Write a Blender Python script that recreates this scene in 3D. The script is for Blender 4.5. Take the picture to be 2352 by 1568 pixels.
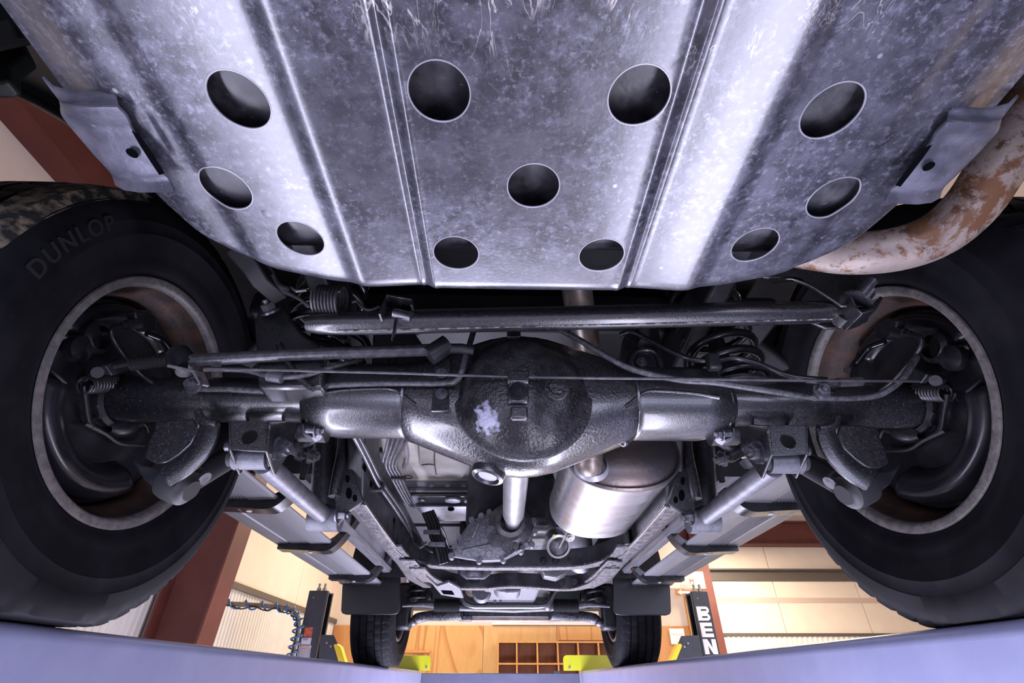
import bpy, bmesh, math, random
from mathutils import Vector, Matrix
from math import pi, sin, cos, radians, sqrt, atan2, hypot

for o in list(bpy.data.objects):
    bpy.data.objects.remove(o, do_unlink=True)
scene = bpy.context.scene
COL = scene.collection
random.seed(7)

# ------------------------------------------------------------------ camera
# metres; floor z = 0; the camera stands between the lift runways, 1.46 m above the floor, looking forward and up
H = 1.46
FPX, PITCH, YAW, ROLL = 1114.27, radians(34.943), radians(1.043), radians(.03)
CAMX = -.028
_F = Vector((sin(YAW) * cos(PITCH), cos(YAW) * cos(PITCH), sin(PITCH)))
_X = Vector((cos(YAW), -sin(YAW), 0)); _U = _X.cross(_F)
_X, _U = cos(ROLL) * _X + sin(ROLL) * _U, -sin(ROLL) * _X + cos(ROLL) * _U
cam_d = bpy.data.cameras.new('camera'); cam = bpy.data.objects.new('camera', cam_d); COL.objects.link(cam)
cam_d.sensor_width = 36; cam_d.lens = 36 * FPX / 2352; cam_d.clip_start = .01; cam_d.clip_end = 200
m3 = Matrix((_X, _U, -_F)).transposed()
cam.matrix_world = Matrix.Translation((CAMX, 0, H)) @ m3.to_4x4()
scene.camera = cam

# ------------------------------------------------------------------ light
vs = scene.view_settings
vs.view_transform = 'Standard'; vs.look = 'None'; vs.gamma = 1; vs.use_curve_mapping = False
vs.exposure = 0.15
world = bpy.data.worlds.new('sky'); scene.world = world; world.use_nodes = True
bg = world.node_tree.nodes['Background']; bg.inputs[0].default_value = (.62, .72, 1, 1); bg.inputs[1].default_value = .5

def area(name, loc, target, sx, sy, power, color):
    l = bpy.data.lights.new(name, 'AREA'); l.shape = 'RECTANGLE'; l.size = sx; l.size_y = sy
    l.energy = power; l.color = color
    o = bpy.data.objects.new(name, l); COL.objects.link(o); o.location = loc
    z = (Vector(loc) - Vector(target)).normalized(); r = Vector((0, 1, 0)) if abs(z.y) < .9 else Vector((0, 0, 1))
    y = (r - z * r.dot(z)).normalized(); x = y.cross(z)
    o.rotation_euler = Matrix((x, y, z)).transposed().to_euler()
    return o
# daylight through the wide open bay door behind the camera
area('door_daylight', (1.0, -5.6, 2.2), (0.6, 2, 1.0), 6.5, 4.0, 430, (.70, .71, 1))
# ceiling tubes of the workshop
for i, (x, y) in enumerate(((-.9, 6.6), (4.3, 8.6), (3.6, 3.4))):
    area('ceiling_tube_light', (x, y, 3.8), (x, y, 0), .5, 2.4, (118, 340, 150)[i], (1, .86, .70))
# unseen lamps added to light the underside: flat one lying on the floor below the car's nose, bar lamp under the left runway and a bar lamp on a stand
area('unseen_floor_light', (0, 3.75, .16), (0, 3.75, 2), 1.25, 2.1, 160, (.76, .75, 1))
area('unseen_runway_light', (-.765, .85, H - .38), (-.35, .85, H + .5), .09, 1.7, 13, (.78, .77, 1))
area('unseen_bar_light', (.45, .75, H - .42), (.42, .75, H + .5), .15, 1.2, 11, (.78, .77, 1))

# ------------------------------------------------------------------ helpers
def ray(u, v):
    a, b = (u - 1176) / FPX, (784 - v) / FPX
    return _X * a + _U * b + _F
def at(u, v, X=None, Y=None, Z=None):
    """point of the place behind a pixel on a plane of known position (x from the car's middle, y ahead of the camera, z above it)"""
    d = ray(u, v)
    t = Y / d.y if Y is not None else Z / d.z if Z is not None else (X - CAMX) / d.x
    return Vector((CAMX, 0, 0)) + d * t
V = Vector
def empty(name, loc=(0, 0, 0), parent=None, label=None, cat=None, group=None):
    o = bpy.data.objects.new(name, None); COL.objects.link(o); o.location = loc; o.empty_display_size = .1
    if parent: o.parent = parent
    tag(o, label, cat, group); return o
def tag(o, label=None, cat=None, group=None, kind=None):
    for k, v in (('label', label), ('category', cat), ('group', group), ('kind', kind)):
        if v: o[k] = v
    return o
def catmull(P, n=6, closed=False):
    P = [V(p) for p in P]
    if len(P) < 3: return P
    out = []; N = len(P)
    rng = range(N) if closed else range(N - 1)
    for i in rng:
        p1, p2 = P[i], P[(i + 1) % N]
        p0 = P[i - 1] if (closed or i > 0) else 2 * p1 - p2
        p3 = P[(i + 2) % N] if (closed or i + 2 < N) else 2 * p2 - p1
        for k in range(n):
            t = k / n
            out.append(.5 * (2 * p1 + (p2 - p0) * t + (2 * p0 - 5 * p1 + 4 * p2 - p3) * t * t + (3 * p1 - p0 - 3 * p2 + p3) * t ** 3))
    if not closed: out.append(P[-1])
    return out
def frame(d):
    d = V(d).normalized(); r = V((0, 0, 1)) if abs(d.z) < .9 else V((0, 1, 0))
    a = d.cross(r).normalized(); return a, d.cross(a).normalized(), d

class MB:
    def __init__(s): s.v = []; s.f = []
    def add(s, vs, fs):
        o = len(s.v); s.v += [V(p) for p in vs]; s.f += [tuple(o + i for i in f) for f in fs]; return s
    def box(s, c, size, rot=None):
        x, y, z = size[0] / 2, size[1] / 2, size[2] / 2
        P = [V((a * x, b * y, d * z)) for a, b, d in ((-1, -1, -1), (1, -1, -1), (1, 1, -1), (-1, 1, -1), (-1, -1, 1), (1, -1, 1), (1, 1, 1), (-1, 1, 1))]
        if rot is not None: P = [rot @ p for p in P]
        return s.add([V(c) + p for p in P], [(0, 3, 2, 1), (4, 5, 6, 7), (0, 1, 5, 4), (1, 2, 6, 5), (2, 3, 7, 6), (3, 0, 4, 7)])
    def bar(s, p0, p1, w, h, up=(0, 0, 1)):
        p0, p1 = V(p0), V(p1); d = (p1 - p0).normalized(); a = d.cross(V(up)).normalized(); b = a.cross(d)
        P = []
        for p in (p0, p1): P += [p + a * (i * w / 2) + b * (j * h / 2) for i, j in ((-1, -1), (1, -1), (1, 1), (-1, 1))]
        return s.add(P, [(3, 2, 1, 0), (4, 5, 6, 7), (0, 1, 5, 4), (1, 2, 6, 5), (2, 3, 7, 6), (3, 0, 4, 7)])
    def cyl(s, p0, p1, r0, r1=None, n=20, caps=True):
        p0, p1 = V(p0), V(p1); r1 = r0 if r1 is None else r1; a, b, d = frame(p1 - p0)
        P = [p + (a * cos(2 * pi * i / n) + b * sin(2 * pi * i / n)) * r for p, r in ((p0, r0), (p1, r1)) for i in range(n)]
        F = [(i, (i + 1) % n, n + (i + 1) % n, n + i) for i in range(n)]
        if caps: F += [tuple(range(n))[::-1], tuple(range(n, 2 * n))]
        return s.add(P, F)
    def lathe(s, prof, c, axis, n=32, a0=0, a1=2 * pi, ref=None):
        """prof: (distance along axis, radius)"""
        c = V(c); a, b, d = frame(axis)
        if ref is not None:
            d = V(axis).normalized(); a = (V(ref) - d * V(ref).dot(d)).normalized(); b = d.cross(a)
        full = abs(a1 - a0 - 2 * pi) < 1e-6; m = n if full else n + 1; L = len(prof)
        P = [c + d * x + (a * cos(a0 + (a1 - a0) * i / n) + b * sin(a0 + (a1 - a0) * i / n)) * max(r, 1e-5) for i in range(m) for x, r in prof]
        F = []
        for i in range(n):
            j = (i + 1) % m
            F += [(i * L + k, i * L + k + 1, j * L + k + 1, j * L + k) for k in range(L - 1)]
        return s.add(P, F)
    def tube(s, path, r, n=10, caps=True, smooth=0, closed=False):
        P = [V(p) for p in path]
        rs = list(r) if isinstance(r, (list, tuple)) else None
        if smooth:
            if rs:
                k = len(P); Q = catmull(P, smooth, closed); R = []
                for i in range(len(Q)):
                    x = i / smooth; j = min(int(x), k - 2); R.append(rs[j] + (rs[j + 1] - rs[j]) * (x - j))
                rs = R; P = Q
            else: P = catmull(P, smooth, closed)
        N = len(P); T = []
        for i in range(N):
            if closed: T.append((P[(i + 1) % N] - P[i - 1]).normalized())
            else: T.append((P[min(i + 1, N - 1)] - P[max(i - 1, 0)]).normalized())
        a = frame(T[0])[0]; VV = []
        for i in range(N):
            a = (a - T[i] * a.dot(T[i])).normalized(); b = T[i].cross(a); rr = rs[i] if rs else r
            VV += [P[i] + (a * cos(2 * pi * k / n) + b * sin(2 * pi * k / n)) * rr for k in range(n)]
        F = []
        for i in range(N if closed else N - 1):
            j = (i + 1) % N
            F += [(i * n + k, i * n + (k + 1) % n, j * n + (k + 1) % n, j * n + k) for k in range(n)]
        if caps and not closed: F += [tuple(range(n))[::-1], tuple(range((N - 1) * n, N * n))]
        return s.add(VV, F)
    def coil(s, p0, p1, R, r, turns, n=8, seg=18, phase=0):
        p0, p1 = V(p0), V(p1); a, b, d = frame(p1 - p0); N = int(turns * seg)
        return s.tube([p0 + (p1 - p0) * (i / N) + (a * cos(phase + 2 * pi * i / seg) + b * sin(phase + 2 * pi * i / seg)) * R for i in range(N + 1)], r, n)
    def prism(s, poly, vec):
        P = [V(p) for p in poly]; n = len(P); vec = V(vec)
        return s.add(P + [p + vec for p in P], [tuple(range(n))[::-1], tuple(range(n, 2 * n))] + [(i, (i + 1) % n, n + (i + 1) % n, n + i) for i in range(n)])
    def sheet(s, rows, th=None):
        """rows: list of equally long lists of points; th: thickness vector"""
        m, n = len(rows), len(rows[0]); P = [V(p) for r in rows for p in r]
        F = [(i * n + j, i * n + j + 1, (i + 1) * n + j + 1, (i + 1) * n + j) for i in range(m - 1) for j in range(n - 1)]
        if th is None: return s.add(P, F)
        th = V(th); k = m * n; P2 = [p + th for p in P]
        F2 = [tuple(k + i for i in f[::-1]) for f in F]
        edge = [(0, j) for j in range(n)] + [(i, n - 1) for i in range(1, m)] + [(m - 1, j) for j in range(n - 2, -1, -1)] + [(i, 0) for i in range(m - 2, 0, -1)]
        E = [i * n + j for i, j in edge]; q = len(E)
        F3 = [(E[i], k + E[i], k + E[(i + 1) % q], E[(i + 1) % q]) for i in range(q)]
        return s.add(P + P2, F + F2 + F3)
    def ball(s, c, r, n=12, sq=(1, 1, 1)):
        c = V(c); m = n // 2; P = []; F = []
        for i in range(m + 1):
            th = pi * i / m
            P += [c + V((sq[0] * r * max(sin(th), 1e-4) * cos(2 * pi * j / n), sq[1] * r * max(sin(th), 1e-4) * sin(2 * pi * j / n), sq[2] * r * cos(th))) for j in range(n)]
        for i in range(m): F += [(i * n + j, (i + 1) * n + j, (i + 1) * n + (j + 1) % n, i * n + (j + 1) % n) for j in range(n)]
        return s.add(P, F)
    def bolt(s, p, d, r, h=None, washer=True):
        p, d = V(p), V(d).normalized(); h = h or r * .9
        if washer: s.cyl(p, p + d * r * .3, r * 1.45, n=16); p = p + d * r * .3
        s.cyl(p, p + d * h, r, n=6); s.cyl(p + d * h, p + d * (h + r * .5), r * .55, n=10); return s
    def strip(s, path, w, th, wdir):
        """flat bar along a path, w wide along wdir, th thick"""
        P = [V(p) for p in path]; wd = V(wdir).normalized(); VV = []; N = len(P)
        for i in range(N):
            t = (P[min(i + 1, N - 1)] - P[max(i - 1, 0)]).normalized(); nrm = t.cross(wd).normalized()
            VV += [P[i] + wd * (a * w / 2) + nrm * (b * th / 2) for a, b in ((-1, -1), (1, -1), (1, 1), (-1, 1))]
        F = [(3, 2, 1, 0), tuple(range(4 * N - 4, 4 * N))]
        for i in range(N - 1): F += [(i * 4 + k, i * 4 + (k + 1) % 4, i * 4 + 4 + (k + 1) % 4, i * 4 + 4 + k) for k in range(4)]
        return s.add(VV, F)
    def build(s, name, mat, parent=None, smooth=48, bevel=0, seg=2, sub=0):
        me = bpy.data.meshes.new(name); me.from_pydata([tuple(p) for p in s.v], [], s.f); me.validate()
        bm = bmesh.new(); bm.from_mesh(me); bmesh.ops.recalc_face_normals(bm, faces=bm.faces); bm.to_mesh(me); bm.free()
        o = bpy.data.objects.new(name, me); COL.objects.link(o)
        if parent: o.parent = parent
        me.materials.append(M[mat] if isinstance(mat, str) else mat)
        if smooth:
            me.polygons.foreach_set('use_smooth', [True] * len(me.polygons)); me.set_sharp_from_angle(angle=radians(smooth))
        if sub:
            d = o.modifiers.new('subdivision', 'SUBSURF'); d.levels = d.render_levels = sub
        if bevel:
            b = o.modifiers.new('bevel', 'BEVEL'); b.width = bevel; b.segments = seg; b.limit_method = 'ANGLE'; b.angle_limit = radians(40)
        return o

# ------------------------------------------------------------------ materials
M = {}
def nodes(name):
    m = bpy.data.materials.new(name); m.use_nodes = True; M[name] = m
    nt = m.node_tree; return m, nt, nt.nodes['Principled BSDF']
def nd(nt, typ, **k):
    n = nt.nodes.new(typ)
    for a, v in k.items():
        if a.startswith('i_'):
            key = a[2:]; n.inputs[int(key) if key.isdigit() else key.replace('_', ' ')].default_value = v
        else: setattr(n, a, v)
    return n
def ramp(nt, fac, stops):
    r = nt.nodes.new('ShaderNodeValToRGB'); e = r.color_ramp.elements
    while len(e) > 2: e.remove(e[-1])
    while len(e) < len(stops): e.new(.5)
    for i, (p, c) in enumerate(stops):
        e[i].position = p; c = (c, c, c) if isinstance(c, (int, float)) else c; e[i].color = (*c[:3], 1)
    nt.links.new(fac, r.inputs[0]); return r.outputs[0]
def coords(nt, scale=(1, 1, 1)):
    tc = nd(nt, 'ShaderNodeTexCoord'); mp = nd(nt, 'ShaderNodeMapping'); mp.inputs['Scale'].default_value = scale
    nt.links.new(tc.outputs['Object'], mp.inputs[0]); return mp.outputs[0]
def noise(nt, co, scale, detail=5, rough=.55, dist=0):
    n = nd(nt, 'ShaderNodeTexNoise'); n.inputs['Scale'].default_value = scale; n.inputs['Detail'].default_value = detail
    n.inputs['Roughness'].default_value = rough; n.inputs['Distortion'].default_value = dist
    nt.links.new(co, n.inputs['Vector']); return n.outputs['Fac']
def mix(nt, fac, a, b, typ='MIX'):
    n = nd(nt, 'ShaderNodeMix', data_type='RGBA', blend_type=typ)
    for i, x in ((0, fac), (6, a), (7, b)):
        if hasattr(x, 'is_linked'): nt.links.new(x, n.inputs[i])
        elif i == 0: n.inputs[0].default_value = x
        else: n.inputs[i].default_value = (*x, 1)
    return n.outputs[2]
def bump(nt, bsdf, h, strength, dist):
    b = nd(nt, 'ShaderNodeBump'); b.inputs['Strength'].default_value = strength; b.inputs['Distance'].default_value = dist
    nt.links.new(h, b.inputs['Height'])
    if bsdf.inputs['Normal'].is_linked: nt.links.new(bsdf.inputs['Normal'].links[0].from_socket, b.inputs['Normal'])
    nt.links.new(b.outputs[0], bsdf.inputs['Normal'])
def surf(name, c1, c2=None, scale=30, lo=.4, hi=.65, rough=.5, rough2=None, metal=0, bmp=0, bscale=200, bdist=.002, spec=.5, coat=0, stretch=(1, 1, 1), detail=7, dust=None):
    """two-tone procedural surface; dust=(colour, scale, lo, hi)"""
    m, nt, b = nodes(name); co = coords(nt, stretch)
    b.inputs['Metallic'].default_value = metal; b.inputs['Roughness'].default_value = rough; b.inputs['Specular IOR Level'].default_value = spec
    b.inputs['Coat Weight'].default_value = coat; b.inputs['Coat Roughness'].default_value = .15
    if c2 is None: b.inputs['Base Color'].default_value = (*c1, 1); col = None
    else:
        f = noise(nt, co, scale, detail); k = ramp(nt, f, [(lo, 0), (hi, 1)]); col = mix(nt, k, c1, c2)
        if rough2 is not None:
            mr = nd(nt, 'ShaderNodeMapRange'); nt.links.new(k, mr.inputs[0]); mr.inputs[3].default_value = rough; mr.inputs[4].default_value = rough2
            nt.links.new(mr.outputs[0], b.inputs['Roughness'])
    if dust:
        dc, ds, dl, dh = dust; f2 = ramp(nt, noise(nt, coords(nt), ds, 8, .7), [(dl, 0), (dh, 1)])
        col = mix(nt, f2, col if col is not None else c1, dc)
    if col is not None: nt.links.new(col, b.inputs['Base Color'])
    if bmp: bump(nt, b, noise(nt, co, bscale, 3), bmp, bdist)
    return m

BLK = (.012, .012, .014)
surf('undercoat', (.009, .009, .011), (.018, .018, .022), 160, lo=.3, hi=.75, rough=.26, rough2=.38, spec=1, coat=.6, bmp=.5, bscale=420, bdist=.0008, dust=((.26, .25, .27), 420, .60, .68))
surf('undercoat_thick', (.009, .009, .011), (.022, .021, .024), 180, lo=.3, hi=.75, rough=.22, rough2=.34, spec=1, coat=.7, bmp=.55, bscale=260, bdist=.0014, dust=((.26, .24, .24), 380, .60, .68))
surf('black_paint', (.012, .012, .015), (.026, .026, .031), 18, rough=.34, rough2=.5, bmp=.25, bscale=120, bdist=.001)
surf('black_gloss', (.010, .010, .013), (.018, .018, .022), 14, rough=.2, rough2=.32, bmp=.12, bscale=50, bdist=.001)
surf('black_plastic', (.011, .011, .013), (.018, .018, .021), 30, rough=.45, rough2=.55)
surf('dark_body', (.010, .014, .012), (.016, .02, .018), 10, rough=.4)
surf('underbody', (.008, .008, .010), (.016, .016, .019), 14, rough=.6, bmp=.3, bscale=60)
surf('rubber', (.007, .007, .009), (.014, .014, .017), 12, rough=.62, rough2=.72, bmp=.15, bscale=400, bdist=.0006, dust=((.022, .021, .021), 90, .6, .85), spec=.08)
surf('rubber_part', (.016, .016, .018), None, rough=.55)
surf('steel_bare', (.36, .36, .38), (.24, .23, .24), 60, rough=.35, metal=.85, bmp=.2, bscale=200, bdist=.0008)
surf('steel_bolt', (.16, .16, .18), (.07, .07, .08), 90, rough=.35, metal=.7)
surf('steel_dark', (.07, .07, .08), (.13, .12, .12), 50, rough=.4, metal=.6, bmp=.2, bscale=150)
surf('link_grey', (.15, .15, .17), (.095, .095, .11), 45, rough=.46, metal=.4, bmp=.25, bscale=200, dust=((.06, .06, .07), 200, .6, .72))
surf('cable', (.05, .05, .055), (.11, .11, .12), 120, rough=.4, metal=.2, bmp=.3, bscale=400)
surf('zinc', (.42, .40, .36), (.30, .27, .24), 60, rough=.4, metal=.7)
surf('rim_edge', (.13, .12, .115), (.20, .18, .172), 70, rough=.55, rough2=.65, metal=.25, bmp=.5, bscale=220, bdist=.001, dust=((.07, .06, .055), 130, .55, .68))
surf('rim_inner', (.035, .022, .018), (.10, .045, .026), 22, lo=.42, hi=.7, rough=.6, metal=.2, bmp=.4, bscale=120)
surf('muffler', (.50, .48, .47), (.40, .39, .40), 9, rough=.27, rough2=.38, metal=.85, bmp=.1, bscale=30, bdist=.001, stretch=(1, 3, 1))
surf('muffler_cap', (.11, .10, .105), (.20, .15, .12), 7, lo=.45, hi=.75, rough=.36, metal=.75, bmp=.25, bscale=90, dust=((.25, .22, .2), 300, .68, .75))
surf('cast_alloy', (.10, .10, .115), (.19, .19, .21), 120, rough=.5, metal=.45, bmp=.9, bscale=220, bdist=.002)
surf('heat_shield', (.28, .28, .29), (.2, .2, .22), 12, rough=.34, metal=.6, bmp=.2, bscale=40)
surf('floor_cream', (.56, .525, .47), (.46, .43, .39), 18, rough=.6, bmp=.4, bscale=90, bdist=.002)
surf('pan_silver', (.42, .42, .45), (.30, .30, .34), 20, rough=.42, metal=.35, bmp=.3, bscale=60)
surf('shaft_silver', (.36, .355, .35), (.29, .285, .285), 20, rough=.42, metal=.5)
surf('aluminium', (.30, .30, .32), (.23, .23, .25), 10, rough=.5, rough2=.6, metal=.5, stretch=(1, .15, 1), bmp=.1, bscale=60)
surf('lilac_primer', (.36, .36, .47), None, rough=.4)
surf('runway_paint', (.29, .31, .49), (.32, .34, .52), 12, rough=.30, rough2=.36, bmp=.15, bscale=500, bdist=.0006, spec=.5, dust=((.6, .6, .62), 55, .75, .78))
surf('post_paint', (.030, .033, .043), (.038, .041, .052), 20, rough=.45, bmp=.2, bscale=300)
surf('crossbeam_paint', (.085, .09, .15), (.10, .105, .17), 12, rough=.4)
surf('safety_yellow', (.85, .62, .02), (.8, .56, .02), 10, rough=.45)
surf('lime_plate', (.50, .50, .012), (.44, .46, .01), 8, rough=.42)
surf('red_iron', (.105, .024, .015), (.13, .030, .019), 6, rough=.6, bmp=.1, bscale=80)
surf('wall_liner', (.66, .55, .43), (.69, .58, .46), 3, rough=.7, bmp=.05, bscale=20)
surf('wall_metal', (.64, .59, .52), (.60, .55, .48), 5, rough=.5)
surf('strip_dark', (.09, .07, .055), None, rough=.5)
surf('concrete', (.50, .50, .55), (.44, .44, .49), 2.5, rough=.6)
surf('ceiling_liner', (.55, .44, .33), (.58, .47, .36), 3, rough=.8)
surf('paper', (.78, .76, .70), None, rough=.6)
surf('white_print', (.75, .73, .74), None, rough=.5)
surf('red_print', (.55, .04, .02), None, rough=.5)
surf('sign_board', (.72, .62, .50), None, rough=.5)
surf('sign_red', (.60, .13, .08), None, rough=.5)
surf('sign_orange', (.42, .17, .05), None, rough=.5)
surf('decal_red', (.42, .05, .02), (.55, .14, .08), 40, rough=.5)
surf('decal_white', (.52, .50, .50), None, rough=.5)
surf('decal_blue', (.07, .08, .38), None, rough=.5)
surf('decal_grey', (.34, .32, .32), (.28, .26, .26), 200, rough=.5)
surf('hose_blue', (.02, .10, .26), None, rough=.35)
surf('conduit', (.30, .27, .22), (.20, .17, .14), 20, rough=.4, metal=.5)
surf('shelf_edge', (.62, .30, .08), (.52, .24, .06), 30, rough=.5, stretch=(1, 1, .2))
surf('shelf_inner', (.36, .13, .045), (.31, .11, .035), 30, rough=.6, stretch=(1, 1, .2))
surf('thread_green', (.35, .5, .05), None, rough=.5)
surf('dirt', (.012, .012, .012), (.19, .155, .10), 55, lo=.44, hi=.60, rough=.9, bmp=.8, bscale=150, bdist=.004)

def plywood(name, c1, c2, freq, off, dist):
    m, nt, b = nodes(name); tc = nd(nt, 'ShaderNodeTexCoord'); mp = nd(nt, 'ShaderNodeMapping')
    mp.inputs['Scale'].default_value = (1, 1, .16); mp.inputs['Location'].default_value = off
    nt.links.new(tc.outputs['Object'], mp.inputs[0])
    n = noise(nt, mp.outputs[0], 1.6, 2, .45, dist)
    k = nd(nt, 'ShaderNodeMath', operation='MULTIPLY'); nt.links.new(n, k.inputs[0]); k.inputs[1].default_value = freq
    f = nd(nt, 'ShaderNodeMath', operation='FRACT'); nt.links.new(k.outputs[0], f.inputs[0])
    r = ramp(nt, f.outputs[0], [(0, 0), (.55, .05), (.9, 1), (1, 0)])
    c = mix(nt, r, c1, c2)
    fine = ramp(nt, noise(nt, coords(nt, (60, 60, 2)), 3, 3), [(.3, .85), (.7, 1.05)])
    nt.links.new(mix(nt, 1, c, fine, 'MULTIPLY'), b.inputs['Base Color']); b.inputs['Roughness'].default_value = .5
plywood('plywood_a', (.66, .36, .115), (.50, .20, .05), 9, (0, 0, 0), .8)
plywood('plywood_b', (.68, .42, .16), (.64, .37, .13), 5, (3, 1, 2), .2)
plywood('plywood_c', (.60, .28, .09), (.50, .20, .055), 7, (7, 2, 1), .3)

def skid_material():
    m, nt, b = nodes('skid_steel'); co = coords(nt)
    big = noise(nt, co, 8, 6, .62); fine = noise(nt, co, 150, 8, .75); blot = noise(nt, co, 34, 10, .74, .2); mid = noise(nt, co, 75, 9, .75)
    col = mix(nt, ramp(nt, blot, [(.44, 0), (.58, 1)]), (.024, .025, .034), (.085, .085, .112))
    col = mix(nt, ramp(nt, mid, [(.50, 0), (.62, .75)]), col, (.15, .15, .20))
    col = mix(nt, ramp(nt, fine, [(.54, 0), (.66, .8)]), col, (.24, .24, .29))
    col = mix(nt, ramp(nt, big, [(.40, .6), (.58, 0)]), col, (.045, .045, .058))
    # pale round spots
    vor = nd(nt, 'ShaderNodeTexVoronoi'); vor.inputs['Scale'].default_value = 38; nt.links.new(co, vor.inputs['Vector'])
    sp = ramp(nt, vor.outputs['Distance'], [(.07, 1), (.12, 0)])
    pick = ramp(nt, noise(nt, co, 14, 2), [(.56, 0), (.64, .8)])
    spp = mix(nt, 1, sp, pick, 'MULTIPLY'); col = mix(nt, spp, col, (.55, .53, .52))
    # dried branching water runs towards the rear edge
    wn = noise(nt, coords(nt, (1.0, .28, 1)), 26, 4, .65, 1.2)
    ab = nd(nt, 'ShaderNodeMath', operation='SUBTRACT'); nt.links.new(wn, ab.inputs[0]); ab.inputs[1].default_value = .5
    aa = nd(nt, 'ShaderNodeMath', operation='ABSOLUTE'); nt.links.new(ab.outputs[0], aa.inputs[0])
    line = ramp(nt, aa.outputs[0], [(.003, 1), (.011, 0)])
    sep = nd(nt, 'ShaderNodeSeparateXYZ'); nt.links.new(co, sep.inputs[0])
    xa = nd(nt, 'ShaderNodeMath', operation='ABSOLUTE'); nt.links.new(sep.outputs[0], xa.inputs[0])
    ymask = mix(nt, 1, ramp(nt, sep.outputs[1], [(.165, 1), (.225, 0)]), ramp(nt, xa.outputs[0], [(.24, 1), (.30, 0)]), 'MULTIPLY')
    pm_ = ramp(nt, noise(nt, co, 12, 3), [(.48, 0), (.58, 1)])
    l2 = mix(nt, 1, mix(nt, 1, line, ymask, 'MULTIPLY'), pm_, 'MULTIPLY'); col = mix(nt, l2, col, (.50, .47, .44))
    nt.links.new(col, b.inputs['Base Color'])
    b.inputs['Metallic'].default_value = .25; b.inputs['Specular IOR Level'].default_value = .5; b.inputs['Coat Weight'].default_value = 1; b.inputs['Coat Roughness'].default_value = .24; b.inputs['Coat IOR'].default_value = 1.6
    rr = nd(nt, 'ShaderNodeMapRange'); nt.links.new(blot, rr.inputs[0]); rr.inputs[1].default_value = .3; rr.inputs[2].default_value = .7
    rr.inputs[3].default_value = .24; rr.inputs[4].default_value = .40; nt.links.new(rr.outputs[0], b.inputs['Roughness'])
    bump(nt, b, noise(nt, co, 240, 4), .25, .001); bump(nt, b, noise(nt, co, 11, 2), .35, .004)
skid_material()
def rusty():
    m, nt, b = nodes('rusty_pipe'); co = coords(nt)
    col = mix(nt, ramp(nt, noise(nt, co, 14, 5), [(.35, 0), (.65, 1)]), (.36, .30, .255), (.26, .21, .19))
    patch = ramp(nt, noise(nt, co, 17, 9, .7, .4), [(.50, 0), (.57, 1)])
    col = mix(nt, patch, col, (.17, .08, .038))
    deep = ramp(nt, noise(nt, co, 42, 8, .75), [(.54, 0), (.62, 1)]); col = mix(nt, deep, col, (.10, .05, .03))
    nt.links.new(col, b.inputs['Base Color']); b.inputs['Metallic'].default_value = .35; b.inputs['Roughness'].default_value = .5
    bump(nt, b, noise(nt, co, 160, 5), .4, .001)
rusty()
def diff_material():
    m, nt, b = nodes('cover_paint'); co = coords(nt)
    col = mix(nt, ramp(nt, noise(nt, co, 40, 6), [(.4, 0), (.65, 1)]), (.010, .010, .012), (.032, .031, .033))
    col = mix(nt, ramp(nt, noise(nt, co, 330, 8, .75), [(.60, 0), (.68, 1)]), col, (.28, .26, .25))
    nt.links.new(col, b.inputs['Base Color']); b.inputs['Roughness'].default_value = .26
    bump(nt, b, noise(nt, co, 210, 4), .7, .0022)
diff_material()
# ------------------------------------------------------------------ text
def text(name, body, size, loc, xdir, updir, mat, parent=None, offset=0, extrude=.0006, align='CENTER', xs=1):
    c = bpy.data.curves.new(name, 'FONT'); c.body = body; c.size = size; c.offset = offset; c.extrude = extrude
    c.align_x = align; c.align_y = 'CENTER'; c.resolution_u = 3
    t = bpy.data.objects.new(name, c); COL.objects.link(t)
    me = bpy.data.meshes.new_from_object(t.evaluated_get(bpy.context.evaluated_depsgraph_get()))
    bpy.data.objects.remove(t, do_unlink=True); bpy.data.curves.remove(c)
    x = V(xdir).normalized(); u = V(updir).normalized(); n = x.cross(u)
    R = Matrix((x, u, n)).transposed()
    for v in me.vertices: v.co = V(loc) + R @ V((v.co.x * xs, v.co.y, v.co.z))
    me.name = name; o = bpy.data.objects.new(name, me); COL.objects.link(o)
    me.materials.clear(); me.materials.append(M[mat])
    if parent: o.parent = parent
    return o
UP = V((0, 0, H))
def aw(u, v, **k): return at(u, v, **k) + UP      # the same, with z measured from the floor

# ------------------------------------------------------------------ the workshop
XL, XR, YB, YP, YF = -2.66, 10.0, -6.0, 8.8, 10.9
ZE = H + 2.55           # eaves
floor = tag(MB().box((3.7, 2.5, -.05), (12.9, 17.2, .1)).build('floor', 'concrete', smooth=0), 'pale grey concrete workshop floor', None, None, 'structure')
ceiling = tag(MB().box((3.7, 2.5, 4.75), (12.9, 17.2, .1)).build('ceiling', 'ceiling_liner', smooth=0), 'tan insulated workshop ceiling', None, None, 'structure')

def corrugated(p0, p1, z0, z1, n, nrm, pitch=.065, depth=.011):
    """ribbed sheet from p0 to p1 (xy), ribs standing"""
    p0, p1 = V((*p0, 0)), V((*p1, 0)); L = (p1 - p0).length; d = (p1 - p0) / L; nrm = V(nrm)
    k = int(L / pitch); lo, hi = [], []
    for i in range(k):
        for f, h in ((0, 0), (.35, 0), (.5, 1), (.85, 1)):
            q = p0 + d * ((i + f) * L / k) + nrm * (h * depth); lo.append(q + V((0, 0, z0))); hi.append(q + V((0, 0, z1)))
    lo.append(p1 + V((0, 0, z0))); hi.append(p1 + V((0, 0, z1)))
    return MB().sheet([lo, hi], -nrm * .004)

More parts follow.
